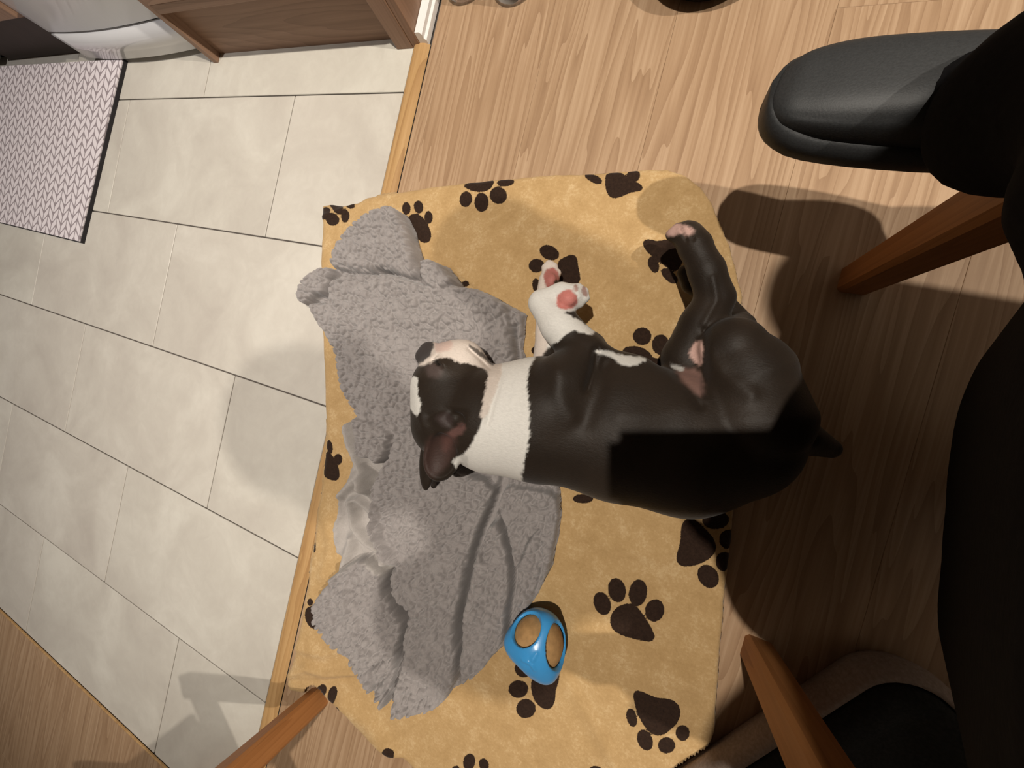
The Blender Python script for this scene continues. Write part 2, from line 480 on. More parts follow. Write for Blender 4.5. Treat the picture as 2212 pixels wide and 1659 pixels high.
# threshold between tiles and laminate, rounded strip
def strip(name, x0, x1, y0, y1, h, m_, label, along_y=True):
    bm = bmesh.new(); n = 9; vs = []
    for e in (0, 1):
        row = []
        for i in range(n):
            t = i / (n - 1); hh = h * (1 - abs(2 * t - 1) ** 4)
            if along_y: row.append(bm.verts.new((x0 + t * (x1 - x0), (y0, y1)[e], hh)))
            else: row.append(bm.verts.new(((x0, x1)[e], y0 + t * (y1 - y0), hh)))
        vs.append(row)
    for i in range(n - 1): bm.faces.new((vs[0][i], vs[0][i + 1], vs[1][i + 1], vs[1][i]))
    bm.faces.new(vs[0]); bm.faces.new(vs[1]); bm.faces.new((vs[0][0], vs[0][-1], vs[1][-1], vs[1][0]))
    return tag(link(name, bm_mesh(bm), m_), label, kind='structure')
strip('trim_1', -.5035, -.4685, -1.03, .532, .006, MT['strip'], 'light oak threshold strip between the tiles and the laminate')
strip('trim_2', X0, -.4695, -1.0335, -1.0285, .003, MT['strip'], 'thin wooden strip along the far edge of the tiles', False)
# white skirting on the end of the unit
sk = [(-.4865, 0), (-.4705, 0), (-.4705, .010), (-.474, .013), (-.474, .020), (-.478, .024), (-.4865, .024)]
v = [(x, .5305, z) for x, z in sk] + [(x, Y1, z) for x, z in sk]; n = len(sk)
bm = bmesh.new(); bm.from_mesh(mesh_of(v, [tuple(range(n)), tuple(range(n, 2 * n))] + [(i, (i + 1) % n, n + (i + 1) % n, n + i) for i in range(n)]))
tag(link('baseboard_living', bm_mesh(bm), MT['white']), 'white moulded skirting beside the wooden cabinet end', kind='structure')

# ------------------------------------------------------------------ lamps
for i, (p_, pw, cone_, col, lab) in enumerate(LAMPS):
    t = empty('ceiling_lamp', (p_[0], p_[1], H - .06), lab, 'lamp', 'round ceiling lamps')
    link('lamp_base', lathe([(.055, .03), (.055, .06)], 32, (p_[0], p_[1], H - .06)), MT['white'], t, True)
    link('lamp_shade', lathe([(.01, .0295), (.045, .026), (.052, .0299)], 32, (p_[0], p_[1], H - .06)), MT['glow'], t, True)
    ld = bpy.data.lights.new('lamp_light', 'SPOT'); ld.energy = pw * 4; ld.color = col; ld.shadow_soft_size = .025
    ld.spot_size = math.radians(cone_); ld.spot_blend = 1.0 if i == 0 else .6
    lo = bpy.data.objects.new('lamp_light', ld); C.objects.link(lo); lo.parent = t; lo.location = (0, 0, .012)
    if i == 0: lo.rotation_euler = Vector((.30, -.06, 2.44)).to_track_quat('Z', 'Y').to_euler()   # swivelled towards the kitchen

# ------------------------------------------------------------------ kitchen units
cab = empty('kitchen_cabinet', (-.78, .83, 0), 'brown wooden kitchen cabinet with recessed plinth beside the white appliance', 'cabinet')
link('side_panel', box(-1.060, -1.044, .527, 1.12, 0, .86, .001), MT['cab'], cab)
link('side_panel', box(-.5045, -.4875, .529, 1.12, 0, .86, .001), MT['cab'], cab)
link('stile', box(-.540, -.505, .5275, .547, 0, .86, .001), MT['cab'], cab)
link('plinth', box(-1.044, -.505, .548, .566, 0, .104), MT['cabx'], cab)
link('bottom_rail', box(-1.044, -.540, .527, .566, .1045, .122, .001), MT['cabx'], cab)
door = link('door', box(-1.043, -.541, .5285, .548, .124, .70, .002), MT['cabx'], cab)
link('door_frame', box(-1.043, -.541, .5235, .5284, .124, .165, .001), MT['cabx'], door)
link('back_panel', box(-1.0435, -.505, 1.10, 1.12, .13, .86), MT['cab'], cab)
# unseen overhanging worktop, meant to shade the plinth
wt = link('worktop', box(-2.84, -.4875, .505, 1.12, .862, .90, .004), MT['cabx'])
tag(wt, 'brown worktop lying across the kitchen cabinets', 'worktop')

app = empty('appliance', (-1.31, .83, 0), 'white enamelled floor appliance with curved service flap beside the patterned mat', 'appliance')
def bowed(x0, x1, yf, bow, z0, z1, depth, seg=24):
    bm = bmesh.new(); rows = []
    for k in range(seg + 1):
        t = k / seg; x = x0 + t * (x1 - x0); y = yf - bow * (1 - (2 * t - 1) ** 2)
        rows.append([bm.verts.new(q) for q in ((x, y, z0), (x, y, z1), (x, yf + depth, z1), (x, yf + depth, z0))])
    for a, b in zip(rows, rows[1:]):
        for j in range(4): bm.faces.new((a[j], b[j], b[(j + 1) % 4], a[(j + 1) % 4]))
    bm.faces.new(rows[0]); bm.faces.new(rows[-1])
    return bm_mesh(bm)
link('housing', bowed(-1.575, -1.064, .556, .012, .081, .85, .55), MT['appliance'], app, True)
fl = link('service_flap', bowed(-1.575, -1.070, .554, .014, .014, .0765, .50), MT['appliance'], app, True)
link('seam', bowed(-1.572, -1.072, .559, .010, .0766, .0809, .50), MT['darkgap'], app)
link('foot_gap', bowed(-1.57, -1.07, .572, .006, .0, .0139, .48), MT['darkgap'], app)  # dark solid stands in for the shade under the appliance

cab2 = empty('kitchen_cabinet', (-1.83, .85, 0), 'wooden cabinet with dark plinth between white appliance and steel appliance', 'cabinet')
link('plinth', box(-2.08, -1.578, .585, .60, 0, .11), MT['plinth'], cab2)
dr = link('door', box(-2.07, -1.580, .545, .563, .125, .84, .002), MT['cab'], cab2)
link('side_panel', box(-1.593, -1.578, .565, 1.12, .11, .86), MT['cab'], cab2)
link('side_panel', box(-2.08, -2.065, .565, 1.12, .11, .86), MT['cab'], cab2)
link('bottom_panel', box(-2.06, -1.6, .565, 1.12, .111, .124), MT['cab'], cab2)
app2 = empty('oven', (-2.4, .85, 0), 'grey steel fronted appliance beside the dark cabinet plinth', 'appliance')
link('front_panel', box(-2.70, -2.10, .565, .60, .012, .84, .008, 3), MT['steel'], app2)
link('body', box(-2.70, -2.10, .601, 1.12, .012, .84), MT['darkgap'], app2)
for x in (-2.66, -2.15): link('foot', lathe([(.018, 0), (.018, .0119)], 16, (x, .63, 0)), MT['darkgap'], app2)
link('handle', box(-2.60, -2.2, .54, .552, .70, .715, .005), MT['steel'], app2)

# mat
mt = empty('kitchen_mat', (-1.8, .3, .0), 'grey and white knit patterned kitchen mat on the tiles', 'mat')
a_, b_ = Wp(275, 142)[:2], Wp(182, 528)[:2]
ml = [(-1.412, .548), (-1.450, .056), (-2.13, .068), (-2.13, .560)]
def inset(poly, d):
    c = np.mean(poly, 0); return [tuple(np.array(p) + (c - p) / np.linalg.norm(c - p) * d) for p in np.array(poly)]
link('backing', prism(ml, .0003, .007), MT['darkgap'], mt)
link('printed_top', prism(inset(ml, .004), .0071, .0095), MT['mat'], mt)

# bottles and dark pot against the skirting side
def bottle(x, y, label):
    prof = [(.010, .006), (.024, .001), (.033, 0), (.0385, .006), (.040, .016), (.0385, .028), (.040, .04), (.0385, .055), (.040, .07), (.0385, .085), (.040, .10), (.040, .15), (.030, .19), (.013, .215), (.013, .232)]
    t = empty('plastic_bottle', (x, y, 0), label, 'bottle', 'clear plastic bottles by the skirting')
    link('body', lathe(prof, 36, (x, y, 0)), MT['clear'], t, True)
    link('cap', lathe([(.015, .2325), (.015, .246), (.013, .248)], 24, (x, y, 0)), MT['blue'], t, True)
bottle(-.420, .634, 'clear ribbed plastic bottle standing right against the white skirting')
bottle(-.325, .622, 'clear ribbed plastic bottle standing farther from the white skirting')
t = empty('bowl', (-.03, .628, 0), 'dark glazed bowl standing alone on the laminate', 'bowl')
link('shell', lathe([(.03, 0), (.064, .0), (.080, .02), (.085, .05), (.088, .065), (.084, .066), (.08, .05), (.07, .024), (.045, .010)], 40, (-.03, .628, 0)), MT['darkpot'], t, True)

# ------------------------------------------------------------------ chairs
def leg_mesh(foot, top, w0, w1, ang, n=10):
    bm = bmesh.new(); rows = []
    for k in range(n + 1):
        t = k / n; s_ = (w0 + (w1 - w0) * min(1, t * 1.6)) / 2
        c = np.array(foot) * (1 - t) + np.array(top) * t; r = []
        for j in range(8):
            q = [(-1, -.75), (-.75, -1), (.75, -1), (1, -.75), (1, .75), (.75, 1), (-.75, 1), (-1, .75)][j]
            x, y = q[0] * s_, q[1] * s_
            r.append(bm.verts.new((c[0] + x * math.cos(ang) - y * math.sin(ang), c[1] + x * math.sin(ang) + y * math.cos(ang), c[2])))
        rows.append(r)
    for a, b in zip(rows, rows[1:]):
        for j in range(8): bm.faces.new((a[j], a[(j + 1) % 8], b[(j + 1) % 8], b[j]))
    bm.faces.new(list(reversed(rows[0]))); bm.faces.new(rows[-1])
    return bm_mesh(bm)
def chair(feet, label, ang=0.0, w=(.034, .046), lean=(0, 0)):
    """feet: front, front, rear, rear; rear legs run on as back posts"""
    F = [np.array(f_) for f_ in feet]; c = sum(F) / 4
    t = empty('dining_chair', (c[0], c[1], 0), label, 'chair', 'wooden dining chairs')
    tops = []
    for i, f_ in enumerate(F):
        tp = f_ + np.array(lean); tops.append(tp)
        link('leg', leg_mesh((*f_, 0), (*tp, .405), w[0], w[1], ang), MT['leg'], t, False)
    for a, b in ((1, 3), (3, 2), (2, 0)):
        A, B = tops[a], tops[b]; d = (B - A) / np.linalg.norm(B - A); nrm = np.array([-d[1], d[0]]) * .009
        A2, B2 = A + d * .022, B - d * .022
        link('apron', prism([A2 + nrm, B2 + nrm, B2 - nrm, A2 - nrm], .345, .404), MT['leg'], t)
    sp = [tops[0], tops[1], tops[3], tops[2]]; cc = sum(sp) / 4
    bk = (sp[2] + sp[3] - sp[0] - sp[1]) / 2; bk = bk / np.linalg.norm(bk)
    outer = [tuple(cc + (p - cc) * 1.10 + bk * (.075 if i < 2 else 0)) for i, p in enumerate(sp)]
    bm = bmesh.new(); bm.from_mesh(prism(outer, .4055, .455)); bmesh.ops.bevel(bm, geom=list(bm.edges), offset=.018, segments=4, affect='EDGES')
    link('seat', bm_mesh(bm), MT['seat'], t, True)
    back = (tops[2] + tops[3]) / 2 - (tops[0] + tops[1]) / 2; back = back / np.linalg.norm(back)
    P = []
    for tp in tops[2:]:
        tip = tp + back * .07
        link('back_post', leg_mesh((*(tp + back * .03), .405), (*(tip + back * .03), .88), w[1], .03, ang), MT['leg'], t)
        P.append((tp + back * .03, tip + back * .03))
    for z in (.56, .68, .80):
        u_ = (z - .405) / .475; A = P[0][0] * (1 - u_) + P[0][1] * u_; B = P[1][0] * (1 - u_) + P[1][1] * u_
        d = (B - A) / np.linalg.norm(B - A); nrm = np.array([-d[1], d[0]]) * .008
        A2, B2 = A + d * .02, B - d * .02
        link('back_slat', prism([A2 + nrm, B2 + nrm, B2 - nrm, A2 - nrm], z, z + .06), MT['leg'], t)
    return t
chair([(.226, .205), (.232, -.268), (.63, .185), (.63, -.245)], 'wooden dining chair with black seat under the seated person', 0.0, (.032, .047))
chair([(-.385, -.672), (-.635, -1.00), (-.05, -.90), (-.30, -1.23)], 'wooden dining chair standing at the bare corner of the paw print blanket', math.radians(38), (.034, .042), (-.012, .02))

# ------------------------------------------------------------------ pet bed under the chair
t = empty('pet_bed', (.37, -.46, 0), 'beige pet bed with charcoal inside lying under the dining chair', 'pet bed')
u_ = np.array([.5, .866]); n_ = np.array([.866, -.5]); cor = np.array([.338, -.212])
bc = cor - u_ * .205 + n_ * .195
def rrect(hx, hy, r, seg=8):
    out = []
    for cx_, cy_, a0 in ((hx - r, hy - r, 0), (-hx + r, hy - r, 90), (-hx + r, -hy + r, 180), (hx - r, -hy + r, 270)):
        for k in range(seg + 1):
            a = math.radians(a0 + 90 * k / seg); out.append((cx_ + r * math.cos(a), cy_ + r * math.sin(a)))
    return out
def bedloft(prof, hx, hy, r, cap=True):
    vs, fs = [], []; m_ = None
    for off, z in prof:
        ring = rrect(hx + off, hy + off, max(r + off, .01)); m_ = len(ring)
        for a, b in ring:
            p = bc + u_ * a + n_ * b; vs.append((p[0], p[1], z))
    for j in range(len(prof) - 1):
        for i in range(m_): fs.append((j * m_ + i, j * m_ + (i + 1) % m_, (j + 1) * m_ + (i + 1) % m_, (j + 1) * m_ + i))
    if cap: fs.append(tuple(range((len(prof) - 1) * m_, len(prof) * m_))); fs.append(tuple(reversed(range(m_))))
    return mesh_of(vs, fs)
link('bolster', bedloft([(-.010, 0.0005), (0, .006), (.004, .018), (.003, .032), (-.003, .040), (-.008, .042), (-.009, .030), (-.010, .004)], .225, .21, .055), MT['bed'], t, True)
link('inner_cushion', bedloft([(-.0105, .006), (-.0105, .041), (-.016, .048), (-.026, .049), (-.042, .044), (-.055, .034), (-.10, .030)], .225, .21, .055), MT['bedin'], t, True)

# ------------------------------------------------------------------ dog
def D(x, y, z): return Wp(x, y, z)
F = Field((-.335, -.215, .006), (.262, .235, .190), .0023)
def cone(a, b, k=.008, zs=1.0, sub=False): F.cone(D(*a[:3]), D(*b[:3]), a[3], b[3], k, zs, sub)
# trunk
cone((1200, 908, .080, .076), (1330, 928, .080, .083), .012, 1.28)
cone((1330, 928, .080, .083), (1470, 957, .076, .081), .015, 1.30)
cone((1470, 957, .076, .080), (1575, 940, .076, .071), .015, 1.28)
cone((1150, 905, .084, .074), (1230, 908, .082, .076), .015, 1.25)
# neck
cone((1150, 905, .084, .077), (1060, 905, .090, .068), .018, 1.12)
cone((1060, 905, .090, .066), (1000, 895, .095, .055), .018, 1.1)
# head in profile: skull, muzzle, jaw
cone((968, 912, .098, .050), (962, 838, .098, .047), .012, 1.05)
cone((985, 850, .098, .044), (985, 800, .095, .040), .012, 1.05)
cone((942, 774, .092, .021), (1002, 782, .092, .027), .010)
cone((1002, 782, .090, .026), (1048, 822, .088, .020), .012)
cone((916, 770, .094, .0125), (926, 757, .094, .0125), .008)
cone((945, 795, .128, .010), (958, 800, .130, .010), .010)      # eyelid
cone((1040, 840, .092, .024), (1062, 905, .096, .028), .012)    # cheek skin
cone((1008, 952, .112, .013), (1018, 938, .112, .013), .010)    # ear base fold
# ears
def ear(c, tip, half_w, thick, tilt, zc, cup):
    a = D(*c, zc); b = D(*tip, zc - .006); ax_ = b - a; L_ = np.linalg.norm(ax_); ax_ = ax_ / L_
    up = np.array([0, 0, 1.0]); sd_ = np.cross(up, ax_); sd_ /= np.linalg.norm(sd_); nr = np.cross(ax_, sd_)
    sd2 = sd_ * math.cos(tilt) + nr * math.sin(tilt); nr2 = np.cross(ax_, sd2)
    cen = (a + b) / 2
    F.ell(cen, (ax_, sd2, nr2), (L_ / 2 * 1.08, half_w, thick), .003)
    if cup: F.ell(cen + nr2 * thick * .75 - ax_ * .002, (ax_, sd2, nr2), (L_ / 2 * .92, half_w * .80, thick * 1.1), .0025, True)
ear((926, 940), (919, 1056), .0145, .0065, .25, .088, False)
ear((974, 930), (938, 1034), .0250, .0105, -.12, .134, True)
F.ell(D(985, 905, .148), ((1, 0, 0), (0, 1, 0), (0, 0, 1)), (.013, .008, .008), .006, True)   # ear hollow
cone((958, 905, .140, .010), (975, 925, .136, .008), .008)
cone((988, 925, .136, .005), (1003, 905, .138, .004), .005)
# shoulder and near foreleg
cone((1195, 880, .112, .040), (1222, 830, .110, .038), .012)
cone((1222, 830, .110, .038), (1266, 768, .098, .026), .006)
cone((1300, 800, .085, .030), (1345, 830, .085, .040), .012, 1.2)
cone((1258, 760, .090, .027), (1282, 744, .086, .0140), .006)
cone((1256, 758, .090, .027), (1208, 702, .090, .0240), .006)
cone((1208, 702, .090, .0240), (1172, 656, .088, .0180), .005)
cone((1170, 654, .088, .0165), (1212, 634, .090, .0130), .004)
cone((1212, 634, .089, .0135), (1234, 642, .090, .0170), .005)
for x, y in ((1250, 622), (1262, 630), (1264, 644), (1252, 656)): cone((1238, 638, .088, .008), (x, y, .090, .0062), .003)
F.ell(D(1226, 646, .104), ((1, 0, 0), (0, 1, 0), (0, 0, 1)), (.0105, .0085, .006), .003)
# far foreleg
cone((1185, 800, .045, .024), (1180, 720, .040, .0150), .006)
cone((1180, 720, .040, .0150), (1174, 650, .036, .0120), .004)
cone((1174, 650, .036, .0120), (1186, 606, .036, .0150), .004)
for x, y in ((1178, 578), (1187, 570), (1197, 576), (1204, 590)): cone((1186, 600, .036, .009), (x, y, .036, .0062), .003)
cone((1185, 572, .038, .003), (1183, 562, .038, .001), .002)
F.ell(D(1190, 606, .050), ((1, 0, 0), (0, 1, 0), (0, 0, 1)), (.008, .010, .005), .003)
# near hind leg: thigh folded over, shank back to hock, foot under the other leg
cone((1618, 895, .090, .058), (1612, 805, .092, .044), .004, 1.1)
cone((1612, 805, .092, .044), (1584, 752, .094, .033), .004)
cone((1578, 800, .096, .030), (1562, 752, .096, .024), .004)
cone((1580, 738, .085, .025), (1602, 704, .058, .0150), .005)
cone((1604, 698, .050, .0120), (1560, 650, .036, .0115), .004)
cone((1560, 650, .036, .0115), (1496, 612, .034, .0125), .004)
cone((1496, 612, .034, .0135), (1482, 590, .034, .0110), .003)
# far hind leg
cone((1500, 850, .062, .040), (1482, 775, .062, .028), .006)
cone((1484, 770, .064, .027), (1516, 700, .072, .0240), .006)
cone((1516, 700, .072, .0240), (1544, 648, .076, .0210), .005)
cone((1544, 642, .076, .0200), (1526, 585, .080, .0190), .004)
cone((1526, 585, .080, .0190), (1504, 538, .082, .0170), .004)
cone((1500, 530, .082, .0185), (1486, 510, .082, .0165), .004)
for x, y in ((1452, 507), (1464, 496), (1483, 491), (1502, 499)): cone((1486, 514, .084, .010), (x, y, .082, .0078), .0022)
cone((1498, 520, .084, .012), (1512, 516, .082, .0080), .003)
cone((1735, 945, .062, .020), (1792, 968, .052, .011), .010)     # tail stub
F.cone((0, 0, -1), (0, 0, -1), .001, .001, .001)
V, Q = F.mesh()
_neg = F.F < 0; _has = _neg.any(2); _bot = np.where(_has, F.ax[2][np.argmax(_neg, 2)], 9.0)
def dog_under(G_):
    """lowest dog surface above each floor point (9 where there is none), a little smoothed outwards"""
    i_ = np.clip(np.round((G_[:, 0] - F.lo[0]) / F.h).astype(int), 0, F.n[0] - 1); j_ = np.clip(np.round((G_[:, 1] - F.lo[1]) / F.h).astype(int), 0, F.n[1] - 1)
    b_ = np.full(len(G_), 9.0)
    for dx in (-1, 0, 1):
        for dy in (-1, 0, 1): b_ = np.minimum(b_, _bot[np.clip(i_ + dx, 0, F.n[0] - 1), np.clip(j_ + dy, 0, F.n[1] - 1)])
    ok = (G_[:, 0] > F.lo[0]) & (G_[:, 0] < F.ax[0][-1]) & (G_[:, 1] > F.lo[1]) & (G_[:, 1] < F.ax[1][-1])
    return np.where(ok, b_, 9.0)
# smooth the surface a little
cnt_ = np.zeros(len(V)); acc = np.zeros_like(V)
E_ = np.concatenate([Q[:, [0, 1]], Q[:, [1, 2]], Q[:, [2, 3]], Q[:, [3, 0]]])
for it in range(3):
    acc[:] = 0; cnt_[:] = 0
    for k in range(3):
        acc[:, k] = np.bincount(E_[:, 0], V[E_[:, 1], k], len(V)) + np.bincount(E_[:, 1], V[E_[:, 0], k], len(V))
    cnt_ = np.bincount(E_[:, 0], minlength=len(V)) + np.bincount(E_[:, 1], minlength=len(V))
    V = V * .5 + .5 * acc / cnt_[:, None]
# creases and muscle lines of the lying body (depth in metres, width in photograph pixels)
dpx = toPx(V)
for ln, dz, s_ in [([(1082, 802), (1074, 840), (1064, 870), (1052, 915)], -.0030, 6), ([(1066, 820), (1060, 850), (1052, 880)], -.0014, 4), ([(933, 777), (944, 782), (954, 792)], -.0045, 2.6),
                   ([(936, 770), (950, 774), (960, 786)], .0020, 4), ([(1010, 752), (1034, 774), (1058, 797)], -.005, 3), ([(910, 788), (930, 780), (942, 768)], -.003, 3),
                   ([(1288, 756), (1280, 800), (1268, 840)], -.006, 8), ([(1205, 800), (1208, 850), (1235, 900)], .0035, 22), ([(1300, 800), (1285, 860), (1262, 910)], -.0035, 22),
                   ([(1526, 715), (1521, 770), (1524, 850)], -.006, 8), ([(1528, 770), (1560, 812), (1620, 850)], .0035, 20), ([(1470, 493), (1484, 520)], -.003, 2.5), ([(1487, 490), (1498, 518)], -.003, 2.5),
                   ([(1454, 800), (1490, 840), (1515, 875)], -.004, 10), ([(1540, 600), (1548, 650), (1520, 700)], .002, 7), ([(1240, 625), (1248, 640)], -.002, 2), ([(900, 850), (905, 890), (915, 920)], .002, 10),
                   ([(925, 900), (960, 885), (1000, 890)], -.002, 8), ([(1340, 900), (1420, 900), (1480, 880)], .0015, 20)]:
    V[:, 2] += np.where(V[:, 2] > .06, dz, 0) * gauss0(line_dist(dpx, ln), s_)
# coat markings
dpx = toPx(V); jn = np.stack([vnoise(dpx, .16, 91, 2), vnoise(dpx, .16, 92, 2)], 1) * 3.0
q = dpx + jn
BLACK = np.array([.0235, .0160, .0110]); WHITE = np.array([.78, .76, .72]); CREAM = np.array([.66, .58, .52])
PINK = np.array([.62, .22, .19]); PALE = np.array([.56, .36, .31]); GREY = np.array([.045, .037, .036]); EARC = np.array([.070, .038, .032])
col = np.tile(BLACK, (len(V), 1))
col *= (1 + .25 * vnoise(dpx, .015, 95, 2))[:, None]
def paint(poly, c, soft=2.5, amt=1.0, z0=None, z1=None):
    global col
    a = sstep(soft, -soft, poly_sdf(q, poly)) * amt
    if z0 is not None: a = a * (V[:, 2] > z0)
    if z1 is not None: a = a * (V[:, 2] < z1)
    col = col * (1 - a[:, None]) + c * a[:, None]
c5 = lambda pts: zp(pts, 2.439, 640, 420)
c6 = lambda pts: zp(pts, 4.147, 860, 680)
c7 = lambda pts: zp(pts, 2.336, 1100, 440)
paint(c5([(1070, 900), (1100, 840), (1270, 770), (1262, 850), (1212, 960), (1225, 1100), (1232, 1300), (1192, 1440), (1180, 1560), (1000, 1560), (830, 1440), (820, 1395), (900, 1360), (950, 1260), (985, 1180), (1050, 1010), (1010, 950), (1000, 900), (1050, 890)]), WHITE, 2)
paint(c5([(700, 900), (740, 865), (800, 855), (860, 890), (930, 895), (1000, 920), (1012, 960), (985, 1100), (960, 1180), (1000, 1185), (1060, 1010), (1090, 930), (1060, 830), (960, 740), (820, 700), (690, 710), (630, 800), (630, 905)]), CREAM, 2)
paint(c5([(720, 770), (800, 762), (830, 790), (800, 825), (735, 835)]), PALE, 4, .6)
paint(c5([(610, 880), (640, 780), (700, 730), (722, 772), (722, 830), (655, 895)]), GREY, 2)
paint(c5([(905, 780), (975, 830), (1045, 895), (1035, 905), (960, 846), (905, 800)]), BLACK * .7, 1.5, .8)
paint(c5([(560, 985), (640, 945), (638, 1040), (662, 1142), (628, 1175), (590, 1110), (560, 1100)]), WHITE, 1.5)
paint(c5([(820, 1385), (905, 1365), (905, 1450), (840, 1440)]), WHITE * .8, 2)
# near foreleg
paint(c5([(1185, 570), (1240, 495), (1380, 460), (1460, 435), (1590, 450), (1585, 570), (1500, 610), (1400, 620), (1450, 640), (1600, 730), (1520, 738), (1455, 708), (1400, 760), (1300, 830), (1235, 870), (1195, 700)]), WHITE, 2)
paint(c5([(1240, 620), (1290, 620), (1330, 720), (1330, 830), (1230, 880), (1240, 760)]), CREAM * 1.1, 3, 1, None, .07)
paint(c5([(1255, 360), (1300, 310), (1410, 340), (1425, 480), (1290, 530), (1240, 510)]), CREAM * 1.1, 2, 1, None, .07)
paint(c7([(175, 335), (225, 318), (252, 350), (262, 400), (205, 435), (178, 420)]), PINK * .7, 2, 1, None, .07)
paint(c7([(225, 385), (262, 385), (262, 412), (228, 415)]), BLACK * 3, 1.5, 1, None, .07)
paint(c7([(232, 480), (262, 440), (310, 432), (348, 470), (342, 515), (300, 535), (245, 530)]), PINK, 2, 1, .085)
paint(c7([(320, 410), (345, 410), (350, 440), (328, 445)]), PALE * .8, 2, 1, .085)
paint(c7([(362, 412), (392, 420), (395, 465), (372, 470)]), PALE * .7, 2, 1, .085)
# belly, groin, hind feet
paint(c7([(425, 738), (500, 738), (560, 765), (680, 770), (700, 790), (620, 825), (560, 812), (520, 775), (440, 758)]), WHITE * .9, 2.5)
paint(c7([(835, 835), (900, 832), (968, 835), (985, 985), (930, 950), (870, 890)]), np.array([.20, .115, .095]), 7)
paint(c7([(905, 760), (920, 720), (950, 690), (980, 700), (975, 835), (930, 800)]), PALE, 3)
paint(c7([(800, 805), (850, 815), (890, 838), (850, 850)]), WHITE * .6, 3)
paint(c7([(780, 130), (840, 95), (900, 108), (945, 140), (905, 165), (860, 150), (815, 170), (790, 165)]), PALE * .8, 4)
# ear
paint(c6([(235, 1150), (300, 1085), (430, 1065), (540, 1050), (525, 1180), (480, 1290), (400, 1410), (300, 1465), (235, 1420), (212, 1300)]), EARC, 8, .75, .095)
paint(c6([(400, 1080), (520, 1050), (470, 1180), (430, 1240), (390, 1200)]), np.array([.15, .07, .06]), 9, .55, .095)
paint(c6([(430, 1060), (500, 1010), (580, 955), (605, 1000), (590, 1060), (500, 1100)]), np.array([.19, .095, .085]), 4, .6)
paint(c6([(345, 900), (470, 870), (500, 1000), (420, 1010), (350, 960)]), np.array([.060, .042, .040]), 8, .8)
paint(c6([(250, 430), (330, 430), (390, 460), (400, 540), (330, 580), (260, 540)]), np.array([.070, .050, .045]), 7, .95)
paint(c6([(295, 400), (345, 412), (386, 452), (362, 458), (325, 428)]), BLACK * .25, 1)
me = fast_mesh(V, Q); cattr(me, 'coat', np.clip(col, 0, 1))
dog = tag(link('dog', me, MT['fur'], None, True), 'sleeping black and white short-haired dog lying on its side', 'dog')

def bedsd(G_):
    a = (G_ - bc) @ u_; b = (G_ - bc) @ n_
    qx, qy = np.abs(a) - .225 + .055, np.abs(b) - .21 + .055
    return np.hypot(np.maximum(qx, 0), np.maximum(qy, 0)) + np.minimum(np.maximum(qx, qy), 0) - .055
# ------------------------------------------------------------------ paw print blanket
def world_grid(poly_px, z, step, pad=.004):
    pw = np.array([Wp(x, y, z)[:2] for x, y in poly_px])
    lo, hi = pw.min(0) - pad, pw.max(0) + pad
    nx, ny = np.ceil((hi - lo) / step).astype(int) + 1
    gx = lo[0] + step * np.arange(nx); gy = lo[1] + step * np.arange(ny)
    X, Y = np.meshgrid(gx, gy, indexing='ij')
    return np.stack([X.ravel(), Y.ravel()], 1), (nx, ny), pw

def snap_edge(G_, sd_, nx_, ny_, step):
    """pull the outermost grid points onto the outline so that the border is not stepped"""
    g = np.stack(np.gradient(sd_.reshape(nx_, ny_), step), -1).reshape(-1, 2)
    n2 = (g ** 2).sum(1) + 1e-9
    mv = np.where((sd_ > 0)[:, None], -g * (sd_ / n2)[:, None], 0)
    ln = np.linalg.norm(mv, axis=1, keepdims=True); mv = mv * np.minimum(1, 1.2 * step / np.maximum(ln, 1e-9))
    return G_ + mv

def grid_quads(nx, ny, keep):
    id_ = np.arange(nx * ny).reshape(nx, ny)
    q = np.stack([id_[:-1, :-1], id_[1:, :-1], id_[1:, 1:], id_[:-1, 1:]], -1).reshape(-1, 4)
    q = q[keep[q].all(1)]
    used = np.unique(q); mp = -np.ones(nx * ny, np.int64); mp[used] = np.arange(len(used))
    return used, mp[q]

BLK = [(693, 442), (712, 438), (740, 442), (770, 437), (790, 425), (850, 412), (1000, 392), (1200, 374), (1300, 370), (1400, 362), (1440, 361), (1480, 374), (1515, 400), (1540, 435), (1556, 475),
       (1578, 530), (1592, 580), (1605, 640), (1614, 700), (1612, 800), (1600, 950), (1592, 1080), (1581, 1180), (1562, 1370), (1546, 1584), (1500, 1720), (1380, 1790), (1200, 1800), (1020, 1780), (930, 1720),
       (893, 1668), (868, 1640), (838, 1632), (812, 1618), (790, 1600), (770, 1578), (745, 1545), (725, 1528), (700, 1512), (684, 1500), (650, 1501), (622, 1497), (617, 1480), (626, 1440), (640, 1380), (652, 1310), (665, 1240),
       (677, 1160), (690, 1060), (699, 985), (703, 940), (700, 880), (695, 780), (692, 700), (690, 620), (691, 540)]
ZB = .010
GP, (nx, ny), BW = world_grid(BLK, ZB, .0026)
px = toPx(np.concatenate([GP, np.full((len(GP), 1), ZB)], 1))
sd = poly_sdf(px, BLK) + 2.2 * vnoise(px, .03, 3, 2)
keep = sd < 3.2
GP = snap_edge(GP, sd, nx, ny, .0026)
e = np.clip(-sd / 14.0, 0, 1)
top = .0015 + .0105 * np.sqrt(np.clip(1 - (1 - e) ** 2, 0, 1))
top += .0022 * vnoise(px, .012, 11, 2) * sstep(0, 60, -sd)
def gauss(d, s_): return np.exp(-(d / s_) ** 2)
top += .006 * gauss(line_dist(px, [(625, 1455), (665, 1440), (705, 1452), (790, 1450)]), 10) - .002 * gauss(line_dist(px, [(640, 1470), (700, 1470), (790, 1458)]), 6)
top += .005 * gauss(line_dist(px, [(640, 1395), (700, 1410), (740, 1400)]), 12)
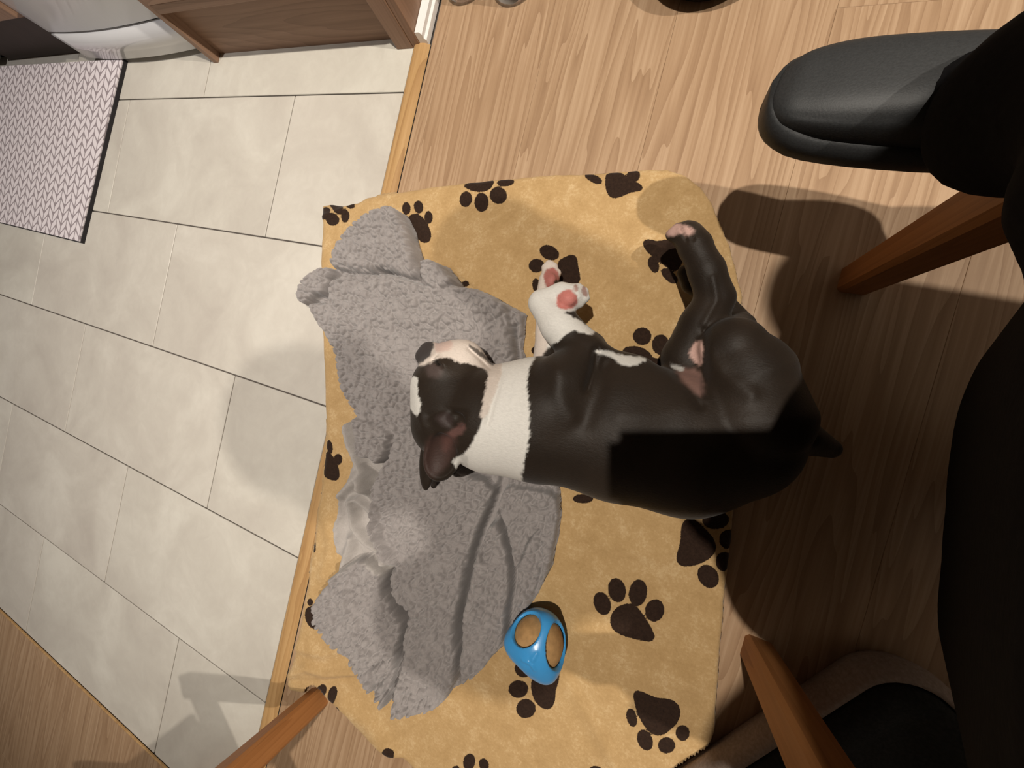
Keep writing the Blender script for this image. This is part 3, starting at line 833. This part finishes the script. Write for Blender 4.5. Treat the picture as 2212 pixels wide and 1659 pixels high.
top += .004 * gauss(line_dist(px, [(700, 1110), (720, 1180), (700, 1240)]), 14) + .004 * gauss(line_dist(px, [(700, 470), (730, 460), (765, 446)]), 7)
top += .003 * gauss(line_dist(px, [(1560, 480), (1585, 545), (1602, 640)]), 9)
top += .007 * gauss(line_dist(px, [(745, 1520), (800, 1560), (850, 1640)]), 22)
top += .003 * gauss(line_dist(px, [(1080, 470), (1200, 500), (1300, 560), (1390, 620)]), 16) + .003 * gauss(line_dist(px, [(1260, 1150), (1350, 1190), (1440, 1200)]), 20)
top += .002 * gauss(line_dist(px, [(1230, 1480), (1280, 1560), (1330, 1650)]), 16)
top = np.where(GP[:, 0] < -.465, np.maximum(top, np.where(GP[:, 0] > -.506, .0068, 0)), top)
# printed paws
_OUTP = [(838, 446), (885, 488), (915, 575), (962, 572), (1040, 625), (1133, 676), (1135, 790), (1200, 860), (1210, 1110), (1190, 1230), (1125, 1345), (985, 1497), (850, 1532), (770, 1398), (690, 1310), (735, 1240), (724, 1140), (757, 985), (745, 930), (783, 898), (745, 840), (722, 745), (656, 640), (716, 578), (752, 500)]
top = np.where(poly_sdf(px, _OUTP) < -4, np.minimum(top, .0095), top)
def ell_sd(P, cx_, cy_, rx, ry, ang=0.0):
    a = math.radians(ang); d = P - np.array([cx_, cy_])
    x = d[:, 0] * math.cos(a) + d[:, 1] * math.sin(a); y = -d[:, 0] * math.sin(a) + d[:, 1] * math.cos(a)
    k0 = np.sqrt((x / rx) ** 2 + (y / ry) ** 2); k1 = np.sqrt((x / rx ** 2) ** 2 + (y / ry ** 2) ** 2) + 1e-6
    return k0 * (k0 - 1) / k1
TOES = [(704, 462, 14, 14, 0), (720.5, 475.6, 14, 13, 0), (747.6, 468, 9, 14, 8), (760, 446, 10, 7, 20),
        (879, 451.5, 9, 14, 0), (905, 448, 10, 14, -8), (927, 470.5, 9, 14, -5),
        (1007, 431.5, 13.5, 17, 10), (1040.7, 438, 15, 21, 0), (1077, 423, 19, 18, 30), (1093, 395, 19, 9, -4),
        (1282, 387, 21, 9, 28), (1297.5, 371, 14, 3, 5), (1368, 381, 15, 14, -40),
        (1187.6, 547.7, 22, 15, 25), (1160, 575.6, 17, 15, 0), (1158.5, 616, 8, 14, 0),
        (1411.5, 573, 11, 18, -22), (1446, 597, 11, 22, -48),
        (1387, 727, 20, 19, 0), (1427, 745, 19, 22, 0),
        (713.7, 965, 7, 15, -10), (732, 992, 9, 12.5, 0), (696, 825, 4, 25, 0), (680, 1182, 4, 11, 0), (672, 1299.5, 6.5, 8, 0),
        (695, 1492, 11, 17, 30), (720, 1500, 10, 20, 12), (734, 1530, 7, 10, 0), (844.6, 1620, 11, 14, -35),
        (1014, 1645, 13, 19, 10), (1046, 1650, 11, 14, -10), (985, 1658, 8, 5, 0), (1287, 1660, 14, 8, 0),
        (1133, 1441, 20, 20, 0), (1120.7, 1485.6, 21, 19, 0), (1137, 1527.6, 21, 21, 0),
        (1301, 1301.8, 18, 26, -18), (1332.8, 1272.4, 19, 27, -12), (1378, 1278, 19.5, 29, 8), (1414, 1315.7, 20.5, 24, 12),
        (1364.5, 1547, 11, 21, -14), (1393, 1595, 16, 23, -22), (1439.6, 1606.7, 18.5, 17.5, 0), (1474, 1579.8, 15, 17, 0),
        (1545, 1121.6, 29, 20, 0), (1572.5, 1164, 20, 21, 0), (1563, 1211.5, 18, 21, 0), (1529, 1243.5, 21, 27, -35),
        (1260, 1076, 22, 10, 0), (1158, 757, 10, 9, 0), (1005, 613, 9, 6, 0), (1050, 1730, 20, 16, 0), (1190, 1740, 20, 22, 0)]

PADS = [zp([(130, 40), (200, 58), (250, 82), (240, 110), (215, 135), (150, 55)], 3.95, 680, 430),
        zp([(800, 175), (850, 135), (910, 160), (960, 230), (990, 310), (970, 365), (910, 360), (870, 290), (810, 220)], 3.95, 680, 430),
        zp([(445, 1108), (540, 1085), (630, 1077), (605, 1125), (560, 1143), (500, 1135)], 2.765, 840, 0),
        zp([(1300, 1060), (1320, 1040), (1370, 1035), (1420, 1070), (1530, 1130), (1440, 1145), (1400, 1165), (1340, 1185), (1305, 1150)], 2.765, 840, 0),
        zp([(600, 200), (720, 130), (800, 100), (860, 130), (870, 260), (900, 380), (905, 490), (700, 540), (640, 500), (620, 330)], 6.91, 1120, 540),
        zp([(45, 270), (80, 255), (180, 280), (250, 250), (330, 330), (385, 430), (340, 510), (300, 510), (200, 440), (110, 370), (60, 320)], 4.147, 1380, 460),
        zp([(570, 735), (640, 725), (700, 750), (720, 790), (800, 790), (850, 820), (700, 850), (600, 800)], 2.336, 1100, 440),
        zp([(105, 495), (150, 540), (190, 610), (210, 680), (205, 720), (170, 732), (80, 695), (90, 600)], 3.95, 680, 850),
        zp([(15, 630), (60, 615), (100, 610), (150, 700), (130, 750), (70, 790), (15, 715)], 3.814, 660, 1150),
        zp([(1870, 1230), (1900, 1170), (1990, 1120), (2070, 1100), (2085, 1190), (2050, 1290), (2045, 1390), (2010, 1440), (1940, 1420), (1880, 1330)], 3.814, 660, 1150),
        zp([(420, 530), (450, 470), (520, 430), (590, 440), (640, 500), (735, 650), (720, 690), (650, 685), (520, 660), (440, 620), (420, 570)], 3.464, 1200, 1180),
        zp([(585, 1080), (630, 1078), (750, 1140), (860, 1140), (925, 1200), (915, 1290), (830, 1380), (760, 1400), (690, 1360), (620, 1240)], 3.464, 1200, 1180),
        zp([(200, 230), (240, 185), (290, 215), (390, 320), (385, 390), (320, 440), (210, 470), (165, 430), (200, 330)], 2.724, 1400, 1050)]
pd = np.full(len(px), 30.0)
for t_ in TOES:
    m_ = (abs(px[:, 0] - t_[0]) < 60) & (abs(px[:, 1] - t_[1]) < 60)
    pd[m_] = np.minimum(pd[m_], ell_sd(px[m_], *t_))
for pl in PADS:
    pl = np.array(pl); lo_, hi_ = pl.min(0) - 30, pl.max(0) + 30
    m_ = ((px > lo_) & (px < hi_)).all(1)
    pd[m_] = np.minimum(pd[m_], poly_sdf(px[m_], pl) - 3.5)
top = np.minimum(top, np.maximum(dog_under(GP) - .0012, .0025))
keep &= bedsd(GP) > .004
for fx, fy in ((-.385, -.672),): keep &= np.hypot(GP[:, 0] - fx, GP[:, 1] - fy) > .026
used, Q = grid_quads(nx, ny, keep)
V = np.concatenate([GP[used], top[used][:, None]], 1)
me = fast_mesh(V, Q); attr(me, 'print_dist', np.clip(pd[used], -20, 20))
bl = tag(link('paw_blanket', me, MT['paw'], None, True), 'tan fleece blanket with dark brown paw prints spread on the floor', 'blanket')
sm = bl.modifiers.new('thickness', 'SOLIDIFY'); sm.thickness = .0012; sm.offset = -1

# ------------------------------------------------------------------ grey sherpa blanket
OUT = [(838, 446), (868, 455), (885, 488), (898, 530), (908, 572), (918, 588), (916, 572), (938, 564), (962, 572), (985, 600), (998, 618), (1040, 625), (1090, 650), (1133, 676), (1130, 700), (1124, 750), (1135, 790),
       (1200, 860), (1200, 1000), (1207, 1065), (1210, 1110), (1206, 1150), (1190, 1230), (1160, 1290), (1125, 1345), (1092, 1398), (1040, 1450), (985, 1497), (940, 1518), (900, 1525), (850, 1532), (838, 1520), (830, 1490),
       (812, 1462), (790, 1430), (770, 1398), (735, 1380), (712, 1352), (692, 1325), (687, 1298), (700, 1272), (735, 1240), (727, 1190), (724, 1140), (733, 1085), (744, 1040), (757, 985), (745, 930), (752, 908), (783, 898),
       (762, 868), (745, 840), (740, 800), (722, 745), (695, 700), (662, 668), (656, 640), (668, 612), (690, 590), (716, 578), (728, 535), (752, 500), (792, 468)]
# raised folds: polygon, extra height (m), edge radius (px)
FOLDS = [([(838, 446), (868, 455), (885, 488), (898, 530), (908, 572), (915, 606), (880, 604), (845, 592), (800, 598), (750, 590), (716, 578), (728, 535), (752, 500), (792, 468)], .020, 30),
         ([(735, 604), (760, 596), (800, 598), (845, 596), (890, 606), (930, 622), (1000, 620), (1040, 625), (1090, 650), (1105, 690), (1120, 760), (1110, 800), (1030, 830), (960, 960), (880, 1000), (850, 985), (800, 940), (785, 898), (762, 868), (745, 840), (740, 800), (722, 745), (695, 700), (678, 660), (730, 655), (722, 630)], .022, 26),
         ([(916, 572), (938, 564), (962, 572), (985, 600), (998, 618), (960, 640), (925, 620)], .026, 20),
         ([(690, 590), (716, 578), (735, 590), (725, 615), (722, 650), (700, 640), (680, 660), (664, 664), (658, 640), (670, 612)], .022, 16),
         ([(785, 898), (830, 905), (880, 935), (865, 960), (845, 1000), (822, 985), (795, 985), (785, 960), (790, 930)], .030, 16),
         ([(824, 1040), (840, 1010), (850, 985), (900, 960), (980, 1000), (1084, 1040), (1062, 1105), (1030, 1195), (1006, 1300), (1000, 1400), (990, 1480), (940, 1516), (900, 1522), (852, 1530), (868, 1470), (885, 1400), (893, 1330), (896, 1305), (870, 1280), (858, 1240), (860, 1212), (842, 1180), (828, 1110)], .024, 11),
         ([(1088, 1045), (1150, 1050), (1205, 1065), (1210, 1110), (1200, 1180), (1180, 1250), (1165, 1280), (1172, 1200), (1170, 1120), (1108, 1250), (1115, 1185), (1080, 1108)], .014, 9),
         ([(1072, 1112), (1100, 1160), (1113, 1230), (1108, 1300), (1098, 1370), (1040, 1440), (1004, 1470), (1006, 1380), (1011, 1290), (1034, 1190)], .020, 10),
         ([(700, 1280), (735, 1240), (775, 1200), (800, 1192), (828, 1202), (848, 1235), (862, 1280), (885, 1320), (888, 1350), (878, 1390), (860, 1450), (845, 1520), (832, 1495), (812, 1462), (790, 1430), (768, 1395), (735, 1378), (708, 1345), (690, 1310)], .026, 14),
         ([(735, 1240), (775, 1200), (800, 1215), (790, 1260), (800, 1330), (830, 1400), (835, 1490), (812, 1462), (770, 1395), (765, 1330)], .030, 18)]
PLUSH = [(744, 925), (760, 903), (785, 898), (785, 960), (800, 985), (845, 1000), (828, 1030), (826, 1090), (842, 1165), (870, 1205), (845, 1235), (800, 1195), (740, 1240), (724, 1180), (724, 1120), (735, 1060), (757, 985)]
RIDGE = [([(752, 920), (765, 965), (790, 1010), (815, 1050)], .014, 11), ([(745, 1060), (775, 1030), (800, 1050)], .012, 12), ([(770, 1080), (775, 1130), (800, 1165), (850, 1200)], .014, 10),
         ([(785, 1075), (820, 1110), (835, 1150), (865, 1195)], .012, 9), ([(735, 1070), (728, 1130), (730, 1190)], .012, 11), ([(765, 1160), (755, 1200), (745, 1230)], .010, 9), ([(800, 1030), (822, 1080), (838, 1140)], .010, 10),
         ([(900, 700), (1000, 690), (1080, 660)], .006, 16), ([(760, 700), (850, 690), (930, 640)], .005, 14), ([(930, 1240), (960, 1160), (1000, 1120)], .006, 14), ([(920, 1300), (900, 1250), (920, 1190)], .006, 12),
         ([(960, 1230), (950, 1320), (930, 1420)], .006, 22), ([(1050, 1190), (1040, 1300), (1020, 1420)], .005, 14), ([(1140, 1080), (1150, 1180), (1120, 1300)], .004, 14), ([(780, 1260), (800, 1330), (840, 1420)], .008, 12),
         ([(735, 1270), (750, 1330), (770, 1370)], .006, 12), ([(800, 900), (850, 860), (870, 800)], .004, 18), ([(780, 760), (850, 760), (920, 730)], .004, 20)]
GROOVE = [([(1086, 1036), (1080, 1065), (1062, 1108), (1046, 1150), (1030, 1195), (1016, 1250), (1006, 1300), (1001, 1345), (1000, 1380)], .050, 5.5), ([(1000, 1380), (1001, 1440), (990, 1480)], .008, 2.5),
          ([(1074, 1100), (1090, 1130), (1102, 1170), (1109, 1210), (1110, 1260), (1103, 1310), (1097, 1360)], .034, 3.4), ([(1056, 1140), (1054, 1180), (1056, 1200)], .007, 2.5),
          ([(1174, 1165), (1172, 1215)], .009, 2.2), ([(1167, 1225), (1160, 1265), (1150, 1290)], .009, 2.2),
          ([(845, 1000), (830, 1000), (845, 1000), (860, 960), (866, 940)], .014, 3.5), ([(828, 590), (846, 594)], .03, 4.0), ([(746, 605), (756, 620)], .014, 3), ([(722, 655), (718, 640), (706, 650)], .010, 3),
          ([(850, 1235), (852, 1262), (865, 1285), (885, 1300), (896, 1312)], .040, 5), ([(880, 1310), (893, 1330)], .02, 5), ([(880, 1388), (890, 1386)], .02, 4), ([(824, 1470), (840, 1450), (850, 1440)], .012, 4), ([(822, 1478), (855, 1475)], .012, 3),
          ([(838, 1440), (828, 1415), (850, 1400)], .010, 3), ([(795, 1000), (815, 1020), (828, 1030)], .008, 3), ([(1112, 700), (1116, 750), (1122, 790)], .014, 3), ([(800, 655), (870, 650), (960, 640), (1000, 640)], .004, 4),
          ([(845, 1198), (870, 1215)], .01, 4), ([(832, 1500), (852, 1468), (862, 1430)], .008, 3)]
ZS = .030
GP, (nx, ny), _ = world_grid(OUT, ZS, .00125, .012)
px = toPx(np.concatenate([GP, np.full((len(GP), 1), ZS)], 1))
pxw = px + 5.0 * np.stack([vnoise(px, .022, 21, 2), vnoise(px, .022, 31, 2)], 1)
sd = poly_sdf(px, OUT) + 2.0 * vnoise(px, .06, 5, 2)
near = sd < 12
z = np.zeros(len(px)) + .011
def prof(s_, r): return np.sqrt(np.clip(1 - (1 - np.clip(s_ / r, 0, 1)) ** 2, 0, 1))
base = .014 + .014 * prof(-sd, 18)
zz = base.copy()
for pl, hgt, r in FOLDS:
    s_ = -poly_sdf(pxw[near], chaikin(pl, 1)); cand = base[near].copy() - .001
    cand = np.where(s_ > 0, .015 + .010 * prof(-sd[near], 16) + 1.35 * hgt * prof(s_, r * .5), -1)
    zz[near] = np.maximum(zz[near], cand)
for ir, (ln, hgt, s_) in enumerate(RIDGE): zz[near] += hgt * (1.5 if ir < 7 else 1.0) * gauss(line_dist(pxw[near], ln), s_)
for ln, dep, s_ in GROOVE: zz[near] -= dep * gauss(line_dist(px[near] + .4 * (pxw[near] - px[near]), ln), s_)
zz += .003 * vnoise(px, .016, 51, 2) + .0016 * vnoise(px, .05, 52, 2)
plm = sstep(3, -6, poly_sdf(pxw, PLUSH))
# cobbled sherpa nap: jittered cells with creases between them
S_ = .0118
warp = np.stack([vnoise(GP, 110, 61, 2), vnoise(GP, 110, 62, 2)], 1) * .0032
cp = (GP + warp) / S_; ci = np.floor(cp).astype(int)
jit = rng.rand(256, 256, 3)
f1 = np.full(len(GP), 9.0); f2 = np.full(len(GP), 9.0); cid = np.zeros(len(GP))
for dx in (-1, 0, 1):
    for dy in (-1, 0, 1):
        c = ci + np.array([dx, dy]); j = jit[c[:, 0] % 256, c[:, 1] % 256]
        d = np.sqrt(((c + .1 + .8 * j[:, :2] - cp) ** 2).sum(1)) * (.8 + .4 * j[:, 2])
        nw = d < f1
        f2 = np.where(nw, f1, np.minimum(f2, d)); cid = np.where(nw, j[:, 2], cid); f1 = np.where(nw, d, f1)
crease = np.clip((f2 - f1) / .42, 0, 1); lump = np.clip(1 - f1, 0, 1)
part = sstep(-.45, .10, vnoise(GP, 120, 71, 2))      # creases break up
nap = (.0072 * (crease - 1) * (.15 + .85 * part) + .0014 * (lump - .5) + .0010 * (cid - .5))
zz += nap * (1 - plm) + plm * .0008 * vnoise(GP, 260, 81, 2)
zz += (1 - plm) * .0005 * vnoise(GP, 420, 83, 2)
edge = sstep(0, 5, -sd)
zz = .0135 + np.maximum(zz - .0135, .0) * edge
zz = np.minimum(zz, np.maximum(dog_under(GP) - .0012, .0135))
keep = sd < 1.7
GP = snap_edge(GP, sd, nx, ny, .00125)
used, Q = grid_quads(nx, ny, keep)
V = np.concatenate([GP[used], zz[used][:, None]], 1)
me = fast_mesh(V, Q); attr(me, 'plush', plm[used])
gb = tag(link('sherpa_blanket', me, MT['sherpa'], None, True), 'crumpled grey sherpa throw lying under the dog on the paw print blanket', 'blanket')
gb.modifiers.new('thickness', 'SOLIDIFY').thickness = .0015
SH = (GP, zz, keep)

# ------------------------------------------------------------------ chew toy
def toy(px_, py_):
    R_ = .040; c = Wp(px_, py_, .012 + R_ * .86); c[2] = .012 + R_ * .9
    t = empty('chew_ball', (c[0], c[1], .012), 'blue rubber chew toy caging a tan ball beside the grey throw', 'dog toy')
    F = Field(c - R_ * 1.25, c + R_ * 1.25, .0014)
    X, Y, Z = F.ax[0][:, None, None], F.ax[1][None, :, None], F.ax[2][None, None, :]
    d = np.stack(np.broadcast_arrays(X - c[0], Y - c[1], Z - c[2]), -1)
    r = np.sqrt((d ** 2).sum(-1)) + 1e-6; u = d / r[..., None]
    # tetrahedral cage: four corner bosses, openings on the faces between
    ex, ey = Wp(px_ + 10, py_, c[2]) - Wp(px_, py_, c[2]), Wp(px_, py_ + 10, c[2]) - Wp(px_, py_, c[2])
    ex /= np.linalg.norm(ex); ey /= np.linalg.norm(ey); ez = np.array([0, 0, 1.0])
    def dirn(dx, dy, dz): v_ = ex * dx + ey * dy + ez * dz; return v_ / np.linalg.norm(v_)
    holes = [(dirn(-.36, -.80, .50), .60), (dirn(.97, -.02, .30), .74), (dirn(-.56, .68, .48), .42), (dirn(.15, -.2, -1), .6), (dirn(.3, .75, -.5), .5)]
    corners = [dirn(-.97, -.12, .25), dirn(.45, -.90, .25), dirn(.42, .90, .30), dirn(0, .02, 1)]
    Rr = np.full(r.shape, R_ * .97)
    for k_ in corners[:3]: Rr = Rr + R_ * .20 * np.exp(-((1 - u @ k_) / .10))
    shell = np.maximum(r - Rr, (R_ * .865) - r)
    for hd, ca in holes:
        ang = np.arccos(np.clip(u @ hd, -1, 1))
        cut = (ang - ca) * R_ * .9
        kk = .004; h_ = np.clip(.5 + .5 * (shell + cut) / kk, 0, 1)
        shell = np.maximum(shell, -cut) + kk * h_ * (1 - h_) * 0 
    F.F = shell.astype(np.float32)
    # raised rib marks on the top boss
    for a in range(3):
        an = a * 2.1 + 1.15; q = c + (ez * .985 + (ex * math.cos(an) + ey * math.sin(an)) * .10) * R_ * .965
        q2 = c + (ez * .95 + (ex * math.cos(an) + ey * math.sin(an)) * .30) * R_ * .965
        F.cone(q, q2, .0022, .0012, k=.003)
    V_, Q_ = F.mesh()
    link('cage', fast_mesh(V_, Q_), MT['blue'], t, True)
    prof_ = [(R_ * .855 * math.sin(a), -R_ * .855 * math.cos(a)) for a in np.linspace(.05, math.pi - .05, 20)]
    link('inner_ball', lathe(prof_, 32, c), MT['tanball'], t, True)
toy(1163, 1384)

# ------------------------------------------------------------------ seated person, slipper and phone
P_ = Field((-.03, -.36, .0), (.82, .40, 1.26), .0085)
def pc(a, b, ra, rb, k=.03): P_.cone(a, b, ra, rb, k)
hipR, hipL = (.57, .10, .545), (.57, -.10, .545)
pc((.58, .08, .56), (.58, -.08, .56), .095, .095, .02)                 # pelvis
pc((.58, 0, .58), (.49, 0, .73), .125, .115); pc((.49, 0, .73), (.38, 0, .86), .115, .12)
pc((.37, .12, .875), (.37, -.12, .875), .07, .07); pc((.36, 0, .89), (.285, 0, .98), .058, .052)
pc((.255, 0, 1.025), (.21, 0, 1.075), .082, .088, .02); pc((.18, 0, .985), (.16, 0, 1.0), .05, .035, .02); pc((.145, 0, 1.02), (.132, 0, 1.005), .014, .016, .01)
for s_ in (-1, 1): pc((.24, .086 * s_, 1.04), (.245, .09 * s_, 1.025), .018, .014, .01)
# standing leg tucked back under the chair (wide trousers), other leg crossed over it
pc(hipR, (.185, .02, .500), .085, .066)
for y_, dx, t0, r0, r1 in ((.115, -.036, .40, .052, .058), (.082, -.028, .32, .066, .076), (.035, -.022, .2, .070, .080), (-.015, -.014, .1, .072, .080), (-.065, -.006, .1, .072, .080), (-.115, .002, .2, .072, .080)):
    pc((.165 + dx + .21 * t0, y_ * .92, .455 - .315 * t0), (.375 + dx, y_, .14), r0, r1, .02)
pc((.185, .09, .44), (.178, .135, .318), .050, .042, .02)
pc((.40, .02, .11), (.47, .02, .055), .05, .048, .02); pc((.46, .02, .046), (.40, .02, .036), .04, .03, .02)
pc(hipL, (.17, -.045, .605), .085, .064, .025)
AN = Wp(2290, 205, .245)
pc((.17, -.045, .605), tuple(AN * .55 + np.array([.22, .0, .60]) * .45), .062, .060, .02); pc(tuple(AN * .55 + np.array([.22, .0, .60]) * .45), tuple(AN), .056, .046, .02)
# arms and hands round the phone
for s_ in (-1, 1):
    EL = (.150, .20, .675) if s_ > 0 else (.195, -.215, .69)
    pc((.37, .165 * s_, .87), EL, .066, .060, .02); pc(EL, (.225, .095 * s_ - .01, .600), .062, .042, .015)
    pc((.215, .085 * s_ - .01, .585), (.165, .055 * s_ - .01, .585), .028, .026, .012)
    for j in range(4):
        y_ = .058 * s_ - .012; z_ = .566 + .005 * j
        pc((.165 - .012 * j, y_, .585), (.135 - .018 * j, (.046 - .003 * j) * s_ - .012, .578 - .004 * j), .0105, .009, .006)
    pc((.17, .04 * s_ - .01, .600), (.13, .022 * s_ - .012, .597), .012, .010, .006)
# instep of the raised foot (sock)
ft = lambda x, y, z_: Wp(x, y, z_)
TOE, HEEL = ft(1648, 222, .180), ft(2290, 246, .190)
fd = (HEEL - TOE); fd[2] = 0; fl_ = np.linalg.norm(fd); fd /= fl_; sdv = np.array([-fd[1], fd[0], 0])
LEN = .268
at = lambda s_, t_, z_: np.array([TOE[0], TOE[1], 0]) + fd * s_ * LEN + sdv * t_ + np.array([0, 0, z_])
P_.cone(at(.30, 0, .196), at(.66, .0, .212), .020, .030, .02); P_.cone(at(.66, 0, .212), at(.90, .004, .22), .032, .038, .02)
P_.cone(at(.80, .004, .222), tuple(AN), .034, .046, .02)
V, Q = P_.mesh()
cen = V[Q].mean(1)
me = fast_mesh(V, Q)
for m_ in (MT['sock'], MT['skin'], MT['hair']): me.materials.append(m_)
mi = np.zeros(len(Q), np.int32)
mi[(cen[:, 2] > .955) & (cen[:, 0] < .34)] = 1
mi[(cen[:, 2] > 1.045) & (cen[:, 0] > .18)] = 2; mi[(cen[:, 2] > 1.11)] = 2
mi[(cen[:, 2] > .545) & (cen[:, 2] < .63) & (cen[:, 0] < .205)] = 1
me.polygons.foreach_set('material_index', mi); me.update()
person = tag(link('person', me, None, None, True), 'seated person in black trousers with one leg crossed over the other', 'person')

# slipper: closed-front slide on the raised foot
def width(s_):   # half widths along the length (outer, inner side)
    xs_ = [0, .02, .06, .12, .2, .32, .45, .6, .75, .88, .95, .985, 1.0]
    o = [.008, .028, .040, .0465, .0495, .0495, .0470, .042, .039, .036, .030, .018, .004]
    return np.interp(s_, xs_, o) * .78
st = [0, .006, .015, .03, .05, .08, .12, .17, .23, .30, .38, .46, .54, .62, .7, .78, .85, .9, .94, .97, .988, 1.0]
SZ = .165
vs, fs = [], []
rows = [(-.004, 0.0), (0, .006), (.0015, .016), (-.0005, .024), (-.005, .027)]
ring = [(s_, 1) for s_ in st] + [(s_, -1) for s_ in reversed(st[1:-1])]
for off, z_ in rows:
    for s_, sg in ring:
        p = at(s_ * (1 + off * 0) , sg * (width(s_) + off), SZ + z_ + .010 * max(0, s_ - .5) + .006 * max(0, .15 - s_) / .15); vs.append(p)
nr = len(ring)
for j in range(len(rows) - 1):
    for i in range(nr): fs.append((j * nr + i, j * nr + (i + 1) % nr, (j + 1) * nr + (i + 1) % nr, (j + 1) * nr + i))
fs.append(tuple(reversed(range(nr)))); fs.append(tuple(range((len(rows) - 1) * nr, len(rows) * nr)))
bm = bmesh.new(); bm.from_mesh(mesh_of(vs, fs))
sl = link('slipper', bm_mesh(bm), MT['rubber'], person, True); tag(sl, 'black rubber slipper worn on the raised foot')
# upper: shell loft over the front part, open at the back
us = [.012, .03, .06, .10, .15, .21, .28, .35, .42, .49, .555, .60]
vs, fs = [], []; NA = 17
for k, s_ in enumerate(us):
    w_ = width(s_) - .0035; hgt = np.interp(s_, [0, .05, .12, .25, .45, .6], [.006, .016, .024, .031, .039, .043])
    for j in range(NA):
        th = math.pi * j / (NA - 1); cx_, sx_ = math.cos(th), math.sin(th)
        x = math.copysign(abs(cx_) ** .62, cx_) * w_; zt = sx_ ** .55 * hgt
        if 3 <= j <= NA - 4 and .06 < s_ < .62: zt -= .0022        # sunken top panel
        vs.append(at(s_, x, SZ + .024 + zt))
for k in range(len(us) - 1):
    for j in range(NA - 1): fs.append((k * NA + j, k * NA + j + 1, (k + 1) * NA + j + 1, (k + 1) * NA + j))
fs.append(tuple(range(NA)))
bm = bmesh.new(); bm.from_mesh(mesh_of(vs, fs))
up = link('slipper_upper', bm_mesh(bm), MT['rubber'], sl, True)
m_ = up.modifiers.new('thickness', 'SOLIDIFY'); m_.thickness = .004; m_.offset = -1
m_ = up.modifiers.new('smooth', 'SUBSURF'); m_.levels = 1; m_.render_levels = 2

# phone held over the dog, lens at the camera position
right, up_, fwd = M[0], -M[1], M[2]
pc0 = CAM - fwd * .0085 + right * .061 - up_ * .024
bm = bmesh.new(); bmesh.ops.create_cube(bm, size=1.0)
for v_ in bm.verts: v_.co = Vector((v_.co.x * .147, v_.co.y * .0715, v_.co.z * .0078))
bmesh.ops.bevel(bm, geom=[e_ for e_ in bm.edges if abs(e_.verts[0].co.z - e_.verts[1].co.z) > .005], offset=.010, segments=5, affect='EDGES')
for v_ in bm.verts: v_.co = Vector(pc0 + right * v_.co.x + up_ * v_.co.y - fwd * v_.co.z)
ph = empty('phone', tuple(pc0), 'black mobile phone held out above the dog', 'phone')
link('phone_body', bm_mesh(bm), MT['phone'], ph)
